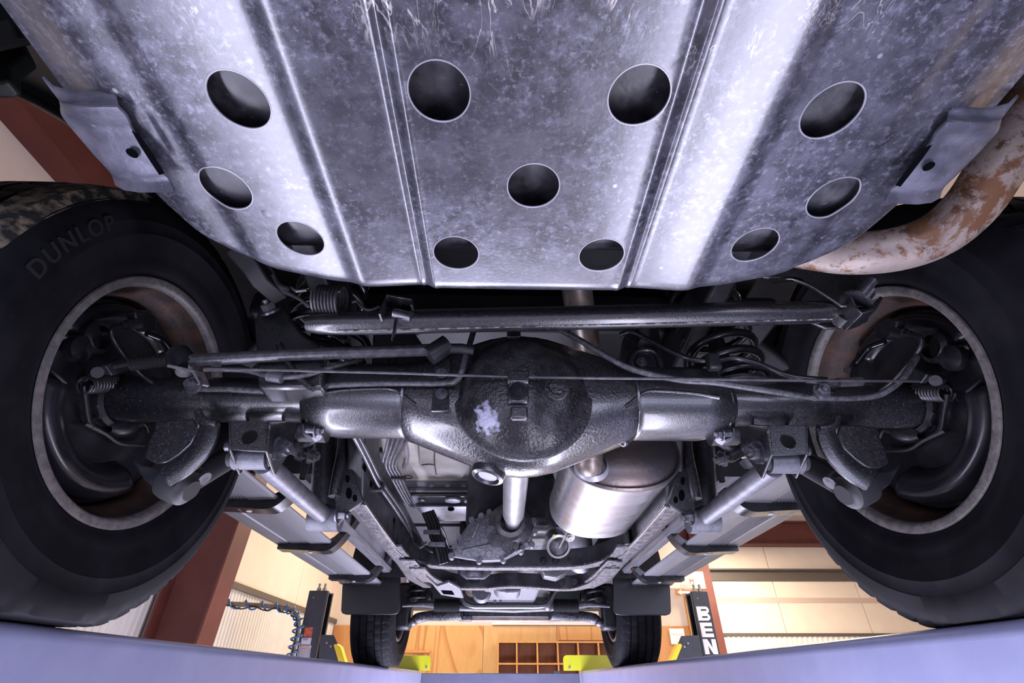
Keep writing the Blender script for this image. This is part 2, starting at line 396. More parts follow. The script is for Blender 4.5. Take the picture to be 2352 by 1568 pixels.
ZS = H + .74
wl = tag(empty('wall_left', (XL, 2.5, 0)), 'left workshop wall of ribbed metal below tan liner panels', None, None, 'structure')
def child(o, p):
    o.parent = p; o.matrix_parent_inverse = Matrix.Translation(-p.location); return o
child(MB().box((XL - .06, 2.5, 2.3), (.08, 17, 4.6)).build('backing', 'wall_liner', smooth=0), wl)
for i in range(8):
    y0 = YB + i * 1.86
    child(corrugated((XL, y0), (XL, min(y0 + 1.86, YP)), 0, ZS, 0, (1, 0, 0)).build('ribbed_sheet', 'wall_metal', smooth=0), wl)
    child(MB().box((XL - .005, y0 + .93, (ZS + ZE) / 2 + .02), (.022, 1.852, ZE - ZS)).build('liner_panel', 'wall_liner', bevel=.004), wl)
child(MB().box((XL + .015, 2.5, ZS + .02), (.05, 17, .055)).build('rail', 'strip_dark', smooth=0), wl)
# eave girder along the left wall
tag(MB().box((XL + .08, 2.5, ZE + .16), (.16, 17, .025)).box((XL + .08, 2.5, ZE - .16), (.16, 17, .025)).box((XL + .08, 2.5, ZE), (.02, 17, .3)).build('trim_1', 'red_iron', smooth=0), 'dark red steel eave girder along the left wall', None, None, 'structure')
def frame_column(name, x, y, w0, w1, sx, label, th=.24):
    """tapered steel I column against a side wall; sx = direction into the room"""
    o = tag(empty(name, (x, y, 0)), label, None, None, 'structure'); z1 = 4.68
    child(MB().prism([(x, y + th / 2, 0), (x + sx * w0, y + th / 2, 0), (x + sx * w1, y + th / 2, z1), (x, y + th / 2, z1)], (0, .012, 0)).build('web', 'red_iron', smooth=0), o)
    a, b = V((x + sx * w0, y, 0)), V((x + sx * w1, y, z1))
    child(MB().sheet([[a, a + V((0, th, 0))], [b, b + V((0, th, 0))]], (sx * .018, 0, 0)).build('inner_flange', 'red_iron', smooth=0), o)
    child(MB().box((x + sx * .03, y + th / 2, z1 / 2), (.018, th, z1)).build('outer_flange', 'red_iron', smooth=0), o)
    return o
frame_column('trim_2', XL + .03, 4.12, .34, .52, 1, 'dark red tapered steel column beside the left rear tyre')

# plywood partition ahead of the car
wp = tag(empty('wall_front', (0, YP, 0)), 'plywood and plasterboard partition wall ahead of the car', None, None, 'structure')
XP = aw(1592, 1440, Y=YP).x
ZP = aw(1000, 1436, Y=YP).z
child(MB().box(((XL + XP) / 2, YP + .08, 2.35), (XP - XL, .1, 4.7)).build('plasterboard', 'wall_liner', smooth=0), wp)
def ply(x0, x1, z0, z1, mat, dy=0):
    return child(MB().box(((x0 + x1) / 2, YP + .015 - dy, (z0 + z1) / 2), (x1 - x0 - .006, .024, z1 - z0)).build('plywood_sheet', mat, bevel=.002), wp)
xs = [XL + .02, aw(945, 1480, Y=YP).x - .55, aw(1110, 1480, Y=YP).x, aw(1280, 1480, Y=YP).x, aw(1500, 1480, Y=YP).x, XP - .06]
for i, (m_, dz) in enumerate((('plywood_c', 0), ('plywood_a', 0), ('plywood_b', 0), ('plywood_b', .0), ('plywood_c', .0))):
    ply(xs[i], xs[i + 1], 0, ZP + dz, m_)
ply(aw(1282, 1480, Y=YP).x, aw(1390, 1480, Y=YP).x, aw(1300, 1470, Y=YP).z, ZP - .01, 'plywood_a', .026)
child(MB().box((XP - .03, YP - .02, (ZP + .42) / 2), (.07, .06, ZP + .42)).build('stud', 'shelf_edge', bevel=.003), wp)
child(MB().box(((aw(1130, 1430, Y=YP).x + XP) / 2 - .4, YP - .01, ZP + .035), (XP - aw(1130, 1430, Y=YP).x - .8, .03, .05)).build('batten', 'paper', smooth=0), wp)
# low timber doors / frames in the plywood
p = aw(935, 1490, Y=YP); q = aw(990, 1496, Y=YP)
child(MB().box(((p.x + q.x) / 2 - .3, YP - .012, q.z), (q.x - p.x + .6, .03, .035)).box((q.x, YP - .012, q.z / 2), (.035, .03, q.z)).build('cleat', 'shelf_edge', bevel=.003), wp)

# far wall on the right
wr = tag(empty('wall_far', (4.5, YF, 0)), 'far workshop wall with tan liner above ribbed metal', None, None, 'structure')
child(MB().box((5.1, YF + .08, 2.35), (10.2, .1, 4.7)).build('backing', 'wall_liner', smooth=0), wr)
ZS2 = aw(1700, 1457, Y=YF).z
X0 = XP - .4
for i in range(5):
    child(corrugated((X0 + i * 1.8, YF), (min(X0 + (i + 1) * 1.8, XR), YF), 0, ZS2, 0, (0, -1, 0), .1, .016).build('ribbed_sheet', 'wall_metal', smooth=0), wr)
g0, g1 = aw(1700, 1334, Y=YF).z, aw(1700, 1307, Y=YF).z
seams = [X0, aw(1792, 1400, Y=YF).x, aw(1985, 1400, Y=YF).x, aw(2200, 1400, Y=YF).x, XR]
for i in range(4):
    xa, xb = seams[i], seams[i + 1]
    child(MB().box(((xa + xb) / 2, YF + .01, (ZS2 + g0) / 2), (xb - xa - .012, .03, g0 - ZS2)).build('liner_panel', 'wall_liner', bevel=.003), wr)
    child(MB().box(((xa + xb) / 2, YF + .01, (4.7 + g1) / 2), (xb - xa - .012, .03, 4.7 - g1)).build('liner_panel', 'wall_liner', bevel=.003), wr)
child(MB().box(((X0 + XR) / 2, YF - .02, (g0 + g1) / 2), (XR - X0, .03, g1 - g0)).box(((X0 + XR) / 2, YF - .07, g1 - .02), (XR - X0, .12, .03)).build('girt', 'strip_dark', smooth=0), wr)
child(MB().box(((X0 + XR) / 2, YF - .005, ZS2), (XR - X0, .05, .05)).build('rail', 'strip_dark', smooth=0), wr)
z1 = aw(1700, 1372, Y=YF).z; z0 = aw(1700, 1384, Y=YF).z
surf('liner_band', (.50, .37, .29), None, rough=.7)
child(MB().box(((X0 + XR) / 2, YF - .007, (z0 + z1) / 2), (XR - X0, .006, z1 - z0)).build('tan_band', 'liner_band', smooth=0), wr)  # plain darker tan strip across the liner
za, zb = aw(1800, 1255, Y=YF).z, aw(1800, 1205, Y=YF).z
tag(MB().box(((X0 + XR) / 2, YF - .15, za), (XR - X0, .26, .03)).box(((X0 + XR) / 2, YF - .15, zb), (XR - X0, .26, .03)).box(((X0 + XR) / 2, YF - .12, (za + zb) / 2), (XR - X0, .03, zb - za)).build('trim_3', 'red_iron', smooth=0), 'dark red steel beam high on the far wall', None, None, 'structure')
cx0, cx1 = aw(1622, 1440, Y=YF - .25).x, aw(1657, 1440, Y=YF - .25).x
tag(MB().box(((cx0 + cx1) / 2, YF - .26, 2.3), (cx1 - cx0, .02, 4.6)).box(((cx0 + cx1) / 2, YF - .13, 2.3), (.02, .25, 4.6)).build('trim_4', 'red_iron', smooth=0), 'dark red steel column behind the lettered lift post', None, None, 'structure')
tag(MB().box((XR + .05, 2.5, 2.35), (.1, 17, 4.7)).build('wall_right', 'wall_liner', smooth=0), 'plain tan right workshop wall', None, None, 'structure')

# pigeonhole shelf on the partition
def shelf_unit():
    Y1 = YP - .32
    xs_ = [aw(u, 1490, Y=Y1).x for u in (1144, 1187, 1234, 1281, 1328, 1375, 1422)]
    zt = aw(1200, 1474, Y=Y1).z; zm = aw(1200, 1524, Y=Y1).z; cell = zt - zm
    root = empty('pigeonhole_shelf', (xs_[0], Y1, zm - 3 * cell), None, 'orange wooden pigeonhole shelf unit against the plywood wall', 'shelf')
    zb_ = zm - 3 * cell
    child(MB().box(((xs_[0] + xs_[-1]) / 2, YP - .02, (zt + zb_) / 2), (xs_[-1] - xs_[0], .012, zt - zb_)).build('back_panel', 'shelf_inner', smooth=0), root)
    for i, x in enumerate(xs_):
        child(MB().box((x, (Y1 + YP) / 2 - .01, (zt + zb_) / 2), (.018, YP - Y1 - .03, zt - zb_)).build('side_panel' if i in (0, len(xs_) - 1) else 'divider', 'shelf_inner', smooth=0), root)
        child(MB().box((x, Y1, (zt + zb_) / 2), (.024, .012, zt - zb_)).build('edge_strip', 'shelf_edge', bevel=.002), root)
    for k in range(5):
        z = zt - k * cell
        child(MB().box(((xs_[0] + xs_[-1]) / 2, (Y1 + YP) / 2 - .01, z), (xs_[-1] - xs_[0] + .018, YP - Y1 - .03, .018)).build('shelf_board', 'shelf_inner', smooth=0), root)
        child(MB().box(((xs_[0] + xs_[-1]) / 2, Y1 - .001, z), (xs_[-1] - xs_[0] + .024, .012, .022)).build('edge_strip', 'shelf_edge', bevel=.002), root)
shelf_unit()

# paper notice and signs on the partition
YN = YP - .005
a, b = aw(1536, 1443, Y=YN), aw(1576, 1479, Y=YN)
o = empty('paper_notice', ((a.x + b.x) / 2, YN, b.z), None, 'white paper notice pinned to plywood beside the lettered post', 'notice')
child(MB().box(((a.x + b.x) / 2, YN - .003, (a.z + b.z) / 2), (b.x - a.x, .004, a.z - b.z)).build('sheet', 'paper', smooth=0), o)
surf('faint_print', (.62, .52, .42), None, rough=.6)
c_ = (a + b) / 2
for k, s_ in enumerate(('LOAD LIMIT', '75 LB')):
    child(text('lettering', s_, .040, (c_.x, YN - .006, a.z - .08 - k * .10), (1, 0, 0), (0, 0, 1), 'faint_print'), o)
YG = YP - .1
a, b = aw(1522, 1312, Y=YG), aw(1622, 1352, Y=YG)
o = empty('extinguisher_sign', ((a.x + b.x) / 2, YG, b.z), None, 'tan sign board with red letters above the arrow board', 'sign')
child(MB().box(((a.x + b.x) / 2, YG, (a.z + b.z) / 2), (b.x - a.x, .02, a.z - b.z)).build('board', 'sign_board', bevel=.008), o)
p = aw(1589, 1335, Y=YG - .012); child(text('lettering', 'M', .10, p, (1, 0, 0), (0, 0, 1), 'sign_red'), o)
p = aw(1577, 1346, Y=YG - .012); surf('faint_red', (.62, .42, .34), None, rough=.6)
child(text('lettering', 'E.B.C.D', .062, p, (1, 0, 0), (0, 0, 1), 'faint_red'), o)
a, b = aw(1551, 1353, Y=YG), aw(1612, 1367, Y=YG)
o = empty('arrow_board', ((a.x + b.x) / 2, YG, b.z), None, 'orange board with white arrow pointing left behind post top', 'sign')
child(MB().box(((a.x + b.x) / 2, YG, (a.z + b.z) / 2), (b.x - a.x, .02, a.z - b.z)).build('board', 'sign_orange', smooth=0), o)
z = (a.z + b.z) / 2; p = aw(1556, 1359, Y=YG - .012); h = .042; x = p.x
child(MB().prism([(x, YG - .012, z), (x + .065, YG - .012, z + h), (x + .065, YG - .012, z + h * .4), (x + .2, YG - .012, z + h * .4), (x + .2, YG - .012, z - h * .4), (x + .065, YG - .012, z - h * .4), (x + .065, YG - .012, z - h)], (0, -.002, 0)).build('arrow', 'paper', smooth=0), o)

# ------------------------------------------------------------------ four-post lift
lift = empty('vehicle_lift', (0, 2, 0), None, 'four-post vehicle lift with blue-grey runways carrying the car', 'lift')
RT = H + .068
def runway(xi, s):
    r, y0, y1 = .022, -1.2, 5.02; w = .5
    prof = [(0, -.13)] + [(r - r * cos(k * pi / 12), RT - H - r + r * sin(k * pi / 12)) for k in range(7)]
    prof += [(w - .01, RT - H), (w, RT - H - .01), (w, -.13)]
    P = [V((xi + s * x, y0, H + z)) for x, z in prof]
    ra = child(MB().prism(P, (0, y1 - y0, 0)).build('runway', 'runway_paint', smooth=50), lift)
    # housing of the unseen added lamp below the left runway
    if s < 0: child(MB().box((-.79, .85, H - .415), (.14, 1.8, .03)).box((-.86, .85, H - .27), (.012, 1.8, .29)).build('unseen_lamp_housing', 'post_paint', smooth=0), lift)
    # lime wheel stop at the front end
    return ra
runway(-.705, -1); runway(.641, 1)
YC = 5.04
child(MB().box((-.03, YC + .11, H - .07), (1.36, .2, .245)).build('cross_beam', 'crossbeam_paint', bevel=.006), lift)
p = aw(1283, 1544, Y=YC); child(MB().box((p.x - .01, YC + .02, H + .06), (.06, .05, .02)).build('stop_tab', 'post_paint', bevel=.002), lift)
def stop_plate(ua, ub, vt):
    a, b = aw(ua, vt, Y=4.93), aw(ub, vt, Y=4.93); z0, z1 = RT + .001, a.z; r = .03
    P = [(a.x, 4.93, z0), (b.x, 4.93, z0)] + [(b.x - r + r * cos(t), 4.93, z1 - r + r * sin(t)) for t in (0, pi / 6, pi / 3, pi / 2)] + [(a.x + r + r * cos(t), 4.93, z1 - r + r * sin(t)) for t in (pi / 2, 2 * pi / 3, 5 * pi / 6, pi)]
    o = child(MB().prism(P, (0, .012, 0)).build('wheel_stop', 'lime_plate', smooth=30), lift)
    k = MB()
    for x in (a.x + .05, b.x - .03): k.bolt((x, 4.928, z0 + .02), (0, -1, 0), .007)
    c = k.build('bolt', 'zinc'); c.parent = o
stop_plate(850, 990, 1505); stop_plate(1293, 1440, 1504)

def post(s, u0, u1, vt):
    YQ = 5.2; a, b = aw(u0, vt, Y=YQ), aw(u1, vt, Y=YQ); w = b.x - a.x; zt = a.z; d = .19
    xo, xi = (a.x, b.x) if s < 0 else (b.x, a.x); cx = (a.x + b.x) / 2; t = .012
    o = child(MB().box((cx, YQ, zt / 2), (w, t, zt)).box((cx, YQ + d, zt / 2), (w, t, zt)).box((xo, YQ + d / 2, zt / 2), (t, d, zt)).box((xi, YQ + .02, zt / 2), (t, .03, zt)).box((xi, YQ + d - .02, zt / 2), (t, .03, zt)).box((cx, YQ + d / 2, zt - .01), (w, d, .012)).build('post', 'post_paint', bevel=.003), lift)
    def sub(mb, name, mat, **k):
        c = mb.build(name, mat, **k); c.parent = o; return c
    for k in range(2): sub(MB().cyl((cx + (k - .4) * .055, YQ + .06, zt), (cx + (k - .4) * .055, YQ + .06, zt + .07), .012, n=10).cyl((cx + (k - .4) * .055, YQ + .06, zt + .008), (cx + (k - .4) * .055, YQ + .06, zt + .03), .022, n=6), 'stud_bolt', 'zinc')
    sub(MB().cyl((cx - w * .2, YQ - .004, zt - .06), (cx - w * .2, YQ - .012, zt - .06), .006, n=10), 'rivet', 'zinc')
    return o, YQ - t / 2, sub
po, yq, sub = post(-1, 712, 753, 1356)
def decal(name, quad, mat, sub_, yq_, dy=.001):
    return sub_(MB().prism([aw(u, v, Y=yq_ - dy) for u, v in quad], (0, -.001, 0)), name, mat, smooth=0)
decal('warning_label', [(701, 1440), (719, 1440), (716, 1462), (697, 1462)], 'decal_red', sub, yq)
decal('notice_label', [(694, 1464), (716, 1464), (713, 1480), (690, 1480)], 'decal_white', sub, yq)
decal('notice_header', [(695.5, 1465.5), (708, 1465.5), (707, 1470), (694.5, 1470)], 'decal_blue', sub, yq, .003)
decal('danger_label', [(687, 1481), (715, 1481), (711, 1512), (680, 1512)], 'decal_grey', sub, yq)
decal('danger_header', [(687, 1482), (714, 1482), (713, 1487.5), (686, 1487.5)], 'decal_red', sub, yq, .003)
for s_, (u, v), sz in (('NOTICE', (701.5, 1467.8), .02), ('DANGER', (701, 1484.8), .028)):
    t_ = text('lettering', s_, sz, aw(u, v, Y=yq - .006), (1, 0, 0), (0, 0, 1), 'white_print'); t_.parent = po
for k in range(6):
    decal('print_line', [(689 - k * .7, 1490 + k * 3.4), (709 - (k % 3) - k * .5, 1490 + k * 3.4), (709 - (k % 3) - k * .5, 1491.2 + k * 3.4), (689 - k * .7, 1491.2 + k * 3.4)], 'decal_white', sub, yq, .003)
po2, yq2, sub2 = post(1, 1588, 1623, 1358)
# white letters down the right post
def glyph(ch, c, w, h, y):
    k = MB(); x0, x1, z0, z1 = c.x - w / 2, c.x + w / 2, c.z - h / 2, c.z + h / 2; t = w * .34; b = h * .25
    def q(xa, xb, za, zb): k.box(((xa + xb) / 2, y, (za + zb) / 2), (xb - xa, .002, zb - za))
    if ch == 'E':
        q(x0, x0 + t, z0, z1); q(x0 + t, x1, z1 - b, z1); q(x0 + t, x1 - w * .04, c.z - b * .42, c.z + b * .42); q(x0 + t, x1, z0, z0 + b)
    if ch == 'N':
        k.prism([(x0, y, z0), (x0, y, z1), (x0 + t * 1.05, y, z1), (x1 - t, y, z0 + h * .42), (x1 - t, y, z1), (x1, y, z1), (x1, y, z0), (x1 - t * 1.05, y, z0), (x0 + t, y, z1 - h * .42), (x0 + t, y, z0)], (0, -.002, 0))
    if ch == 'B':
        q(x0, x0 + t, z0, z1)
        for zc in (c.z + h / 4, c.z - h / 4):
            n = 12; ro, ri = h / 4, h * .06; xc = x1 - ro; xi = x1 - ro * 1.05
            O = [(x0 + t, y, zc + ro)] + [(xc + ro * sin(pi * i / n), y, zc + ro * cos(pi * i / n)) for i in range(n + 1)] + [(x0 + t, y, zc - ro)]
            I = [(x0 + t, y, zc + ri)] + [(xi + ri * sin(pi * i / n), y, zc + ri * cos(pi * i / n)) for i in range(n + 1)] + [(x0 + t, y, zc - ri)]
            k.sheet([O, I], (0, -.002, 0))
    return k
for ch, (u, v), w_, h_ in (('B', (1615.5, 1408.5), .116, .117), ('E', (1623.5, 1446), .112, .117), ('N', (1631.5, 1484.5), .120, .117)):
    sub2(glyph(ch, aw(u, v, Y=yq2), w_, h_, yq2 - .0015), 'letter', 'white_print', smooth=0)
def carriage(quad, yel, bolts):
    YQ = 5.14
    o = child(MB().prism([aw(u, v, Y=YQ) for u, v in quad], (0, .012, 0)).build('carriage_plate', 'post_paint', smooth=0, bevel=.002), lift)
    P = [aw(u, v, Y=YQ - .02) for u, v in yel]
    c = MB().prism(P, (0, .1, 0)).build('guard_strip', 'safety_yellow', smooth=0, bevel=.003); c.parent = o
    for u, v in bolts:
        p = aw(u, v, Y=YQ); c = MB().cyl(p, p + V((0, -.008, 0)), .008, n=10).build('rivet', 'zinc'); c.parent = o
carriage([(736, 1457), (767, 1458), (778, 1484), (792, 1530), (730, 1530)], [(766, 1480), (774, 1478), (782, 1485), (797, 1535), (782, 1535)], [(751, 1476), (760, 1484)])
carriage([(1565, 1460), (1606, 1458), (1618, 1524), (1548, 1524), (1556, 1482)], [(1557, 1479), (1563, 1477), (1567, 1482), (1548, 1530), (1533, 1530)], [(1580, 1477), (1572, 1485)])

# air conduit from the left wall to the left post, blue coiled hose around it
path = [aw(u, v, Y=5.06) for u, v in ((470, 1383), (510, 1385.5), (560, 1388), (610, 1391), (650, 1395), (672, 1402), (683, 1415), (686, 1435), (682, 1460), (676, 1485), (670, 1510), (664, 1540))]
path[0].x = XL + .02; path = [path[0]] + [p for p in path[1:] if p.x > path[0].x + .05]
pc = catmull(path, 8)
o = empty('air_conduit', (path[-1].x, 5.06, 0), None, 'grey air line conduit wrapped in blue coiled hose beside left post', 'air line')
child(MB().tube(pc + [V((pc[-1].x - .03, 5.06, .02))], .021, 8).build('conduit_pipe', 'conduit'), o)
N = len(pc); hel = []; blk = []
for i in range(N * 6):
    f = i / 6; j = min(int(f), N - 2); t = f - j; p = pc[j].lerp(pc[j + 1], min(t, 1)); T = (pc[j + 1] - pc[j]).normalized()
    a = V((0, -1, 0)); b = T.cross(a).normalized(); ph = f / N * 2 * pi * 15
    R = .036 if f < N * .62 else .045
    hel.append(p + (a * cos(ph) + b * sin(ph)) * R)
    if i % 6 == 0: blk.append(p + V((0, -.026, -.03 + .012 * sin(j * .7))) - b * .004)
child(MB().tube(hel, .0075, 6).build('coiled_hose', 'hose_blue'), o)
child(MB().tube(blk, .006, 6).build('black_cable', 'black_plastic'), o)

# housings of the unseen lamps added below the car, grouped with the lift
child(MB().box((0, 3.75, .075), (1.3, 2.2, .15)).build('unseen_lamp', 'post_paint', bevel=.01), lift)
o = child(MB().box((.45, .75, H - .45), (.2, 1.3, .04)).build('unseen_lamp', 'post_paint', bevel=.006), lift)
child(MB().cyl((.45, .75, .02), (.45, .75, H - .46), .018, n=14).build('unseen_lamp_pole', 'post_paint'), o)
child(MB().cyl((.45, .75, 0), (.45, .75, .03), .16, n=28).build('unseen_lamp_base', 'post_paint', bevel=.004), o)
surf('tank_dusty', (.02, .02, .026), (.08, .078, .09), 30, lo=.42, hi=.66, rough=.3, rough2=.5, bmp=.2, bscale=60, dust=((.22, .21, .22), 150, .62, .72))
surf('skid_edge', (.34, .33, .36), None, rough=.4, metal=.4)
surf('void_black', (.003, .003, .004), None, rough=.8, spec=0)
surf('skid_plain', (.08, .08, .105), (.17, .17, .215), 30, rough=.4, metal=.4, bmp=.25, bscale=200, bdist=.001, dust=((.4, .4, .42), 160, .62, .75))
surf('rubber_mark', (.015, .015, .017), None, rough=.6)
# ------------------------------------------------------------------ the car (all its parts hang from one Empty; z measured from camera height)
car = empty('car', (0, 0, H), None, 'dark sport utility car seen from below, raised on the lift', 'car')
AY, AZ, FY, WX, RW, ZT = .785, .414, 3.485, .766, .370, .0695
def mir(p, s):
    p = V(p); return V((p.x * -s, p.y, p.z))       # left-side point -> side s
def plate(pts, Y, th, s=-1, mb=None):
    """sheet-metal plate facing the rear; outline read on the left side"""
    mb = mb or MB(); return mb.prism([mir(at(u, v, Y=Y), s) for u, v in pts], (0, th, 0))
def loft(mb, st, n=28, sq=2.0, caps=True):
    """st: (x, cy, cz, ry, rz)"""
    P = []
    for x, cy, cz, ry, rz in st:
        for k in range(n):
            t = 2 * pi * k / n; c, s_ = cos(t), sin(t)
            P.append(V((x, cy + ry * math.copysign(abs(c) ** (2 / sq), c), cz + rz * math.copysign(abs(s_) ** (2 / sq), s_))))
    m = len(st); F = [(i * n + k, i * n + (k + 1) % n, (i + 1) * n + (k + 1) % n, (i + 1) * n + k) for i in range(m - 1) for k in range(n)]
    if caps: F += [tuple(range(n))[::-1], tuple(range((m - 1) * n, m * n))]
    return mb.add(P, F)

# ---- skid plate below the fuel tank
def skid():
    SX, SZ = .446, .42
    OUT = [(0, .497), (.20, .495), (.257, .490), (.32, .475), (.357, .456), (.395, .422), (.42, .387), (.436, .355), (.446, .33)]
    def ymax(x):
        x = abs(x)
        for (a, ya), (b, yb) in zip(OUT, OUT[1:]):
            if x <= b: return ya + (yb - ya) * (x - a) / (b - a)
        return OUT[-1][1]
    def sm(a, b, x): t = min(max((x - a) / (b - a), 0), 1); return t * t * (3 - 2 * t)
    def zf(x, y):
        a = abs(x); z = SZ
        z += .0055 * sm(.121, .133, a) - .0062 * min(max((a - .133) / .075, 0), 1) + .0055 * sm(.210, .234, a)
        z -= .0012 * (math.exp(-((a - .1185) / .0022) ** 2) + math.exp(-((a - .1355) / .0022) ** 2))
        z += .006 * min(max((a - .232) / .11, 0), 1) + .010 * sm(.335, .352, a) * .4 + .022 * sm(.37, .446, a) ** 1.5
        d = ymax(x) - y; R = .024
        if d < R: z += R - sqrt(max(R * R - (R - d) ** 2, 0))
        z += .003 * sm(.30, .50, y) * 0
        return z
    xs = sorted(set([round(-SX + i * 2 * SX / 148, 5) for i in range(149)] + [round(q * x, 5) for q in (-1, 1) for x in (.1165, .1185, .1215, .1305, .1325, .1355, .1375)]))
    NY = 108; Y0 = -.12; m = len(xs)
    grid = {}
    bm = bmesh.new()
    rr = [i / NY for i in range(NY + 1)]; rr = [1 - (1 - r) ** 1.0 for r in rr]
    rr = rr[:-3] + [rr[-3], rr[-3] * .5 + rr[-2] * .5, rr[-2], rr[-2] * .5 + rr[-1] * .5, 1 - .0012, 1]
    n = len(rr)
    P2 = {}
    for i, x in enumerate(xs):
        ym = ymax(x)
        for j, r in enumerate(rr): P2[i, j] = (x, Y0 + r * (ym - Y0))
    holes = [(s * .269, .238) for s in (-1, 1)] + [(s * .0875, .2235) for s in (-1, 1)] + [(s * .328, .337) for s in (-1, 1)] + [(.0, .320)] + [(s * .270, .4045) for s in (-1, 1)] + [(s * .0875, .418) for s in (-1, 1)]
    dead = set(); rings = []
    for hx, hy in holes:
        hw = .0292 if .05 < abs(hx) < .1 else .034
        i0 = min(range(m), key=lambda i: abs(xs[i] - (hx - hw))); i1 = min(range(m), key=lambda i: abs(xs[i] - (hx + hw)))
        ic = (i0 + i1) // 2
        j0 = min(range(n), key=lambda j: abs(P2[ic, j][1] - (hy - .034))); j1 = min(range(n), key=lambda j: abs(P2[ic, j][1] - (hy + .034)))
        for i in range(i0, i1):
            for j in range(j0, j1): dead.add((i, j))
        loop = [(i, j0) for i in range(i0, i1)] + [(i1, j) for j in range(j0, j1)] + [(i, j1) for i in range(i1, i0, -1)] + [(i0, j) for j in range(j1, j0, -1)]
        rings.append((hx, hy, loop))
    vert = {}
    def gv(k):
        if k not in vert: x, y = P2[k]; vert[k] = bm.verts.new((x, y, zf(x, y)))
        return vert[k]
    for i in range(m - 1):
        for j in range(n - 1):
            if (i, j) in dead: continue
            bm.faces.new([gv((i, j)), gv((i, j + 1)), gv((i + 1, j + 1)), gv((i + 1, j))])
    for hx, hy, loop in rings:
        R = .027; prev = [gv(k) for k in loop]
        ang = [atan2(P2[k][1] - hy, P2[k][0] - hx) for k in loop]
        for f, dz in ((.45, 0), (.85, 0), (1, 0), (1, .0025)):
            cur = []
            for k, a in zip(loop, ang):
                x0, y0 = P2[k]; x = x0 + (hx + R * cos(a) - x0) * f; y = y0 + (hy + R * sin(a) - y0) * f
                cur.append(bm.verts.new((x, y, zf(x, y) + dz)))
            q = len(cur)
            for k in range(q): bm.faces.new([prev[k], prev[(k + 1) % q], cur[(k + 1) % q], cur[k]])
            prev = cur
    bmesh.ops.recalc_face_normals(bm, faces=bm.faces)
    me = bpy.data.meshes.new('skid_plate'); bm.to_mesh(me); bm.free()
    o = bpy.data.objects.new('skid_plate', me); COL.objects.link(o); o.parent = car; me.materials.append(M['skid_steel'])
    me.polygons.foreach_set('use_smooth', [True] * len(me.polygons)); me.set_sharp_from_angle(angle=radians(60))
    o['label'] = 'mottled grey steel skid plate with round holes'
    # thin bright cut edge of each hole
    for hx, hy in holes:
        ring = [V((hx + .0272 * cos(2 * pi * k / 40), hy + .0272 * sin(2 * pi * k / 40), 0)) for k in range(40)]
        for p in ring: p.z = zf(p.x, p.y) + .0004
        MB().tube(ring, .0009, 6, closed=True).build('hole_rim', 'skid_edge', o)
    # stamped side tabs
    for s in (-1, 1):
        def L(u, v, Z): return mir(at(u, v, Z=Z), s)
        rows = []
        prof = [((96, 178), (118, 200), (165, 214), (225, 212), (262, 212), .457), ((118, 208), (132, 226), (168, 234), (225, 233), (266, 232), .448), ((136, 232), (146, 244), (172, 246), (225, 246), (270, 246), .440),
                ((140, 262), (158, 270), (190, 272), (235, 272), (290, 268), .442), ((160, 290), (180, 294), (205, 294), (245, 294), (302, 296), .446), ((185, 320), (200, 324), (225, 326), (262, 326), (322, 330), .442),
                ((215, 355), (230, 360), (255, 364), (290, 366), (345, 366), .438), ((240, 382), (258, 394), (290, 400), (322, 400), (366, 396), .436), ((256, 402), (272, 412), (305, 414), (340, 412), (384, 408), .440), ((264, 425), (285, 437), (320, 442), (358, 442), (400, 440), .432)]
        rows = [[L(u, v, r[5] - .020 + dz) for (u, v), dz in zip(r[:5], (.014, .006, .001, 0, .001))] for r in prof]
        RR = []
        for k in range(len(rows[0])): RR.append(catmull([r[k] for r in rows], 3))
        MB().sheet([[c[i] for c in RR] for i in range(len(RR[0]))], (0, 0, .003)).build('side_tab', 'skid_plain', o, smooth=50)
        c = L(305, 350, .4185)
        MB().cyl(c + V((0, 0, -.0015)), c + V((0, 0, -.0011)), .0052, n=18).build('tab_hole', 'void_black', o)
        MB().prism([L(u, v, .4158) for u, v in ((302, 300), (318, 308), (352, 355), (378, 398), (366, 402), (346, 372), (322, 335))], (0, 0, .0003)).build('tab_slot', 'void_black', o)
skid()
MB().box((0, .17, .530), (.82, .56, .17)).build('fuel_tank', 'tank_dusty', car, bevel=.03, seg=4)
# rusty exhaust tail
pts = [((1790, 560), .72, .03), ((1880, 575), .70, .0295), ((1960, 582), .68, .0295), ((2060, 572), .665, .030), ((2150, 540), .65, .0305), ((2225, 478), .635, .031), ((2280, 400), .62, .031), ((2330, 310), .61, .031), ((2380, 210), .60, .031), ((2440, 80), .6, .031)]
P = [V((CAMX, 0, 0)) + ray(u, v) * t for (u, v), t, r in pts]
MB().tube(P, [r for _, _, r in pts], 28, smooth=6).build('tail_pipe', 'rusty_pipe', car)['label'] = 'pale tail pipe with rust patches'

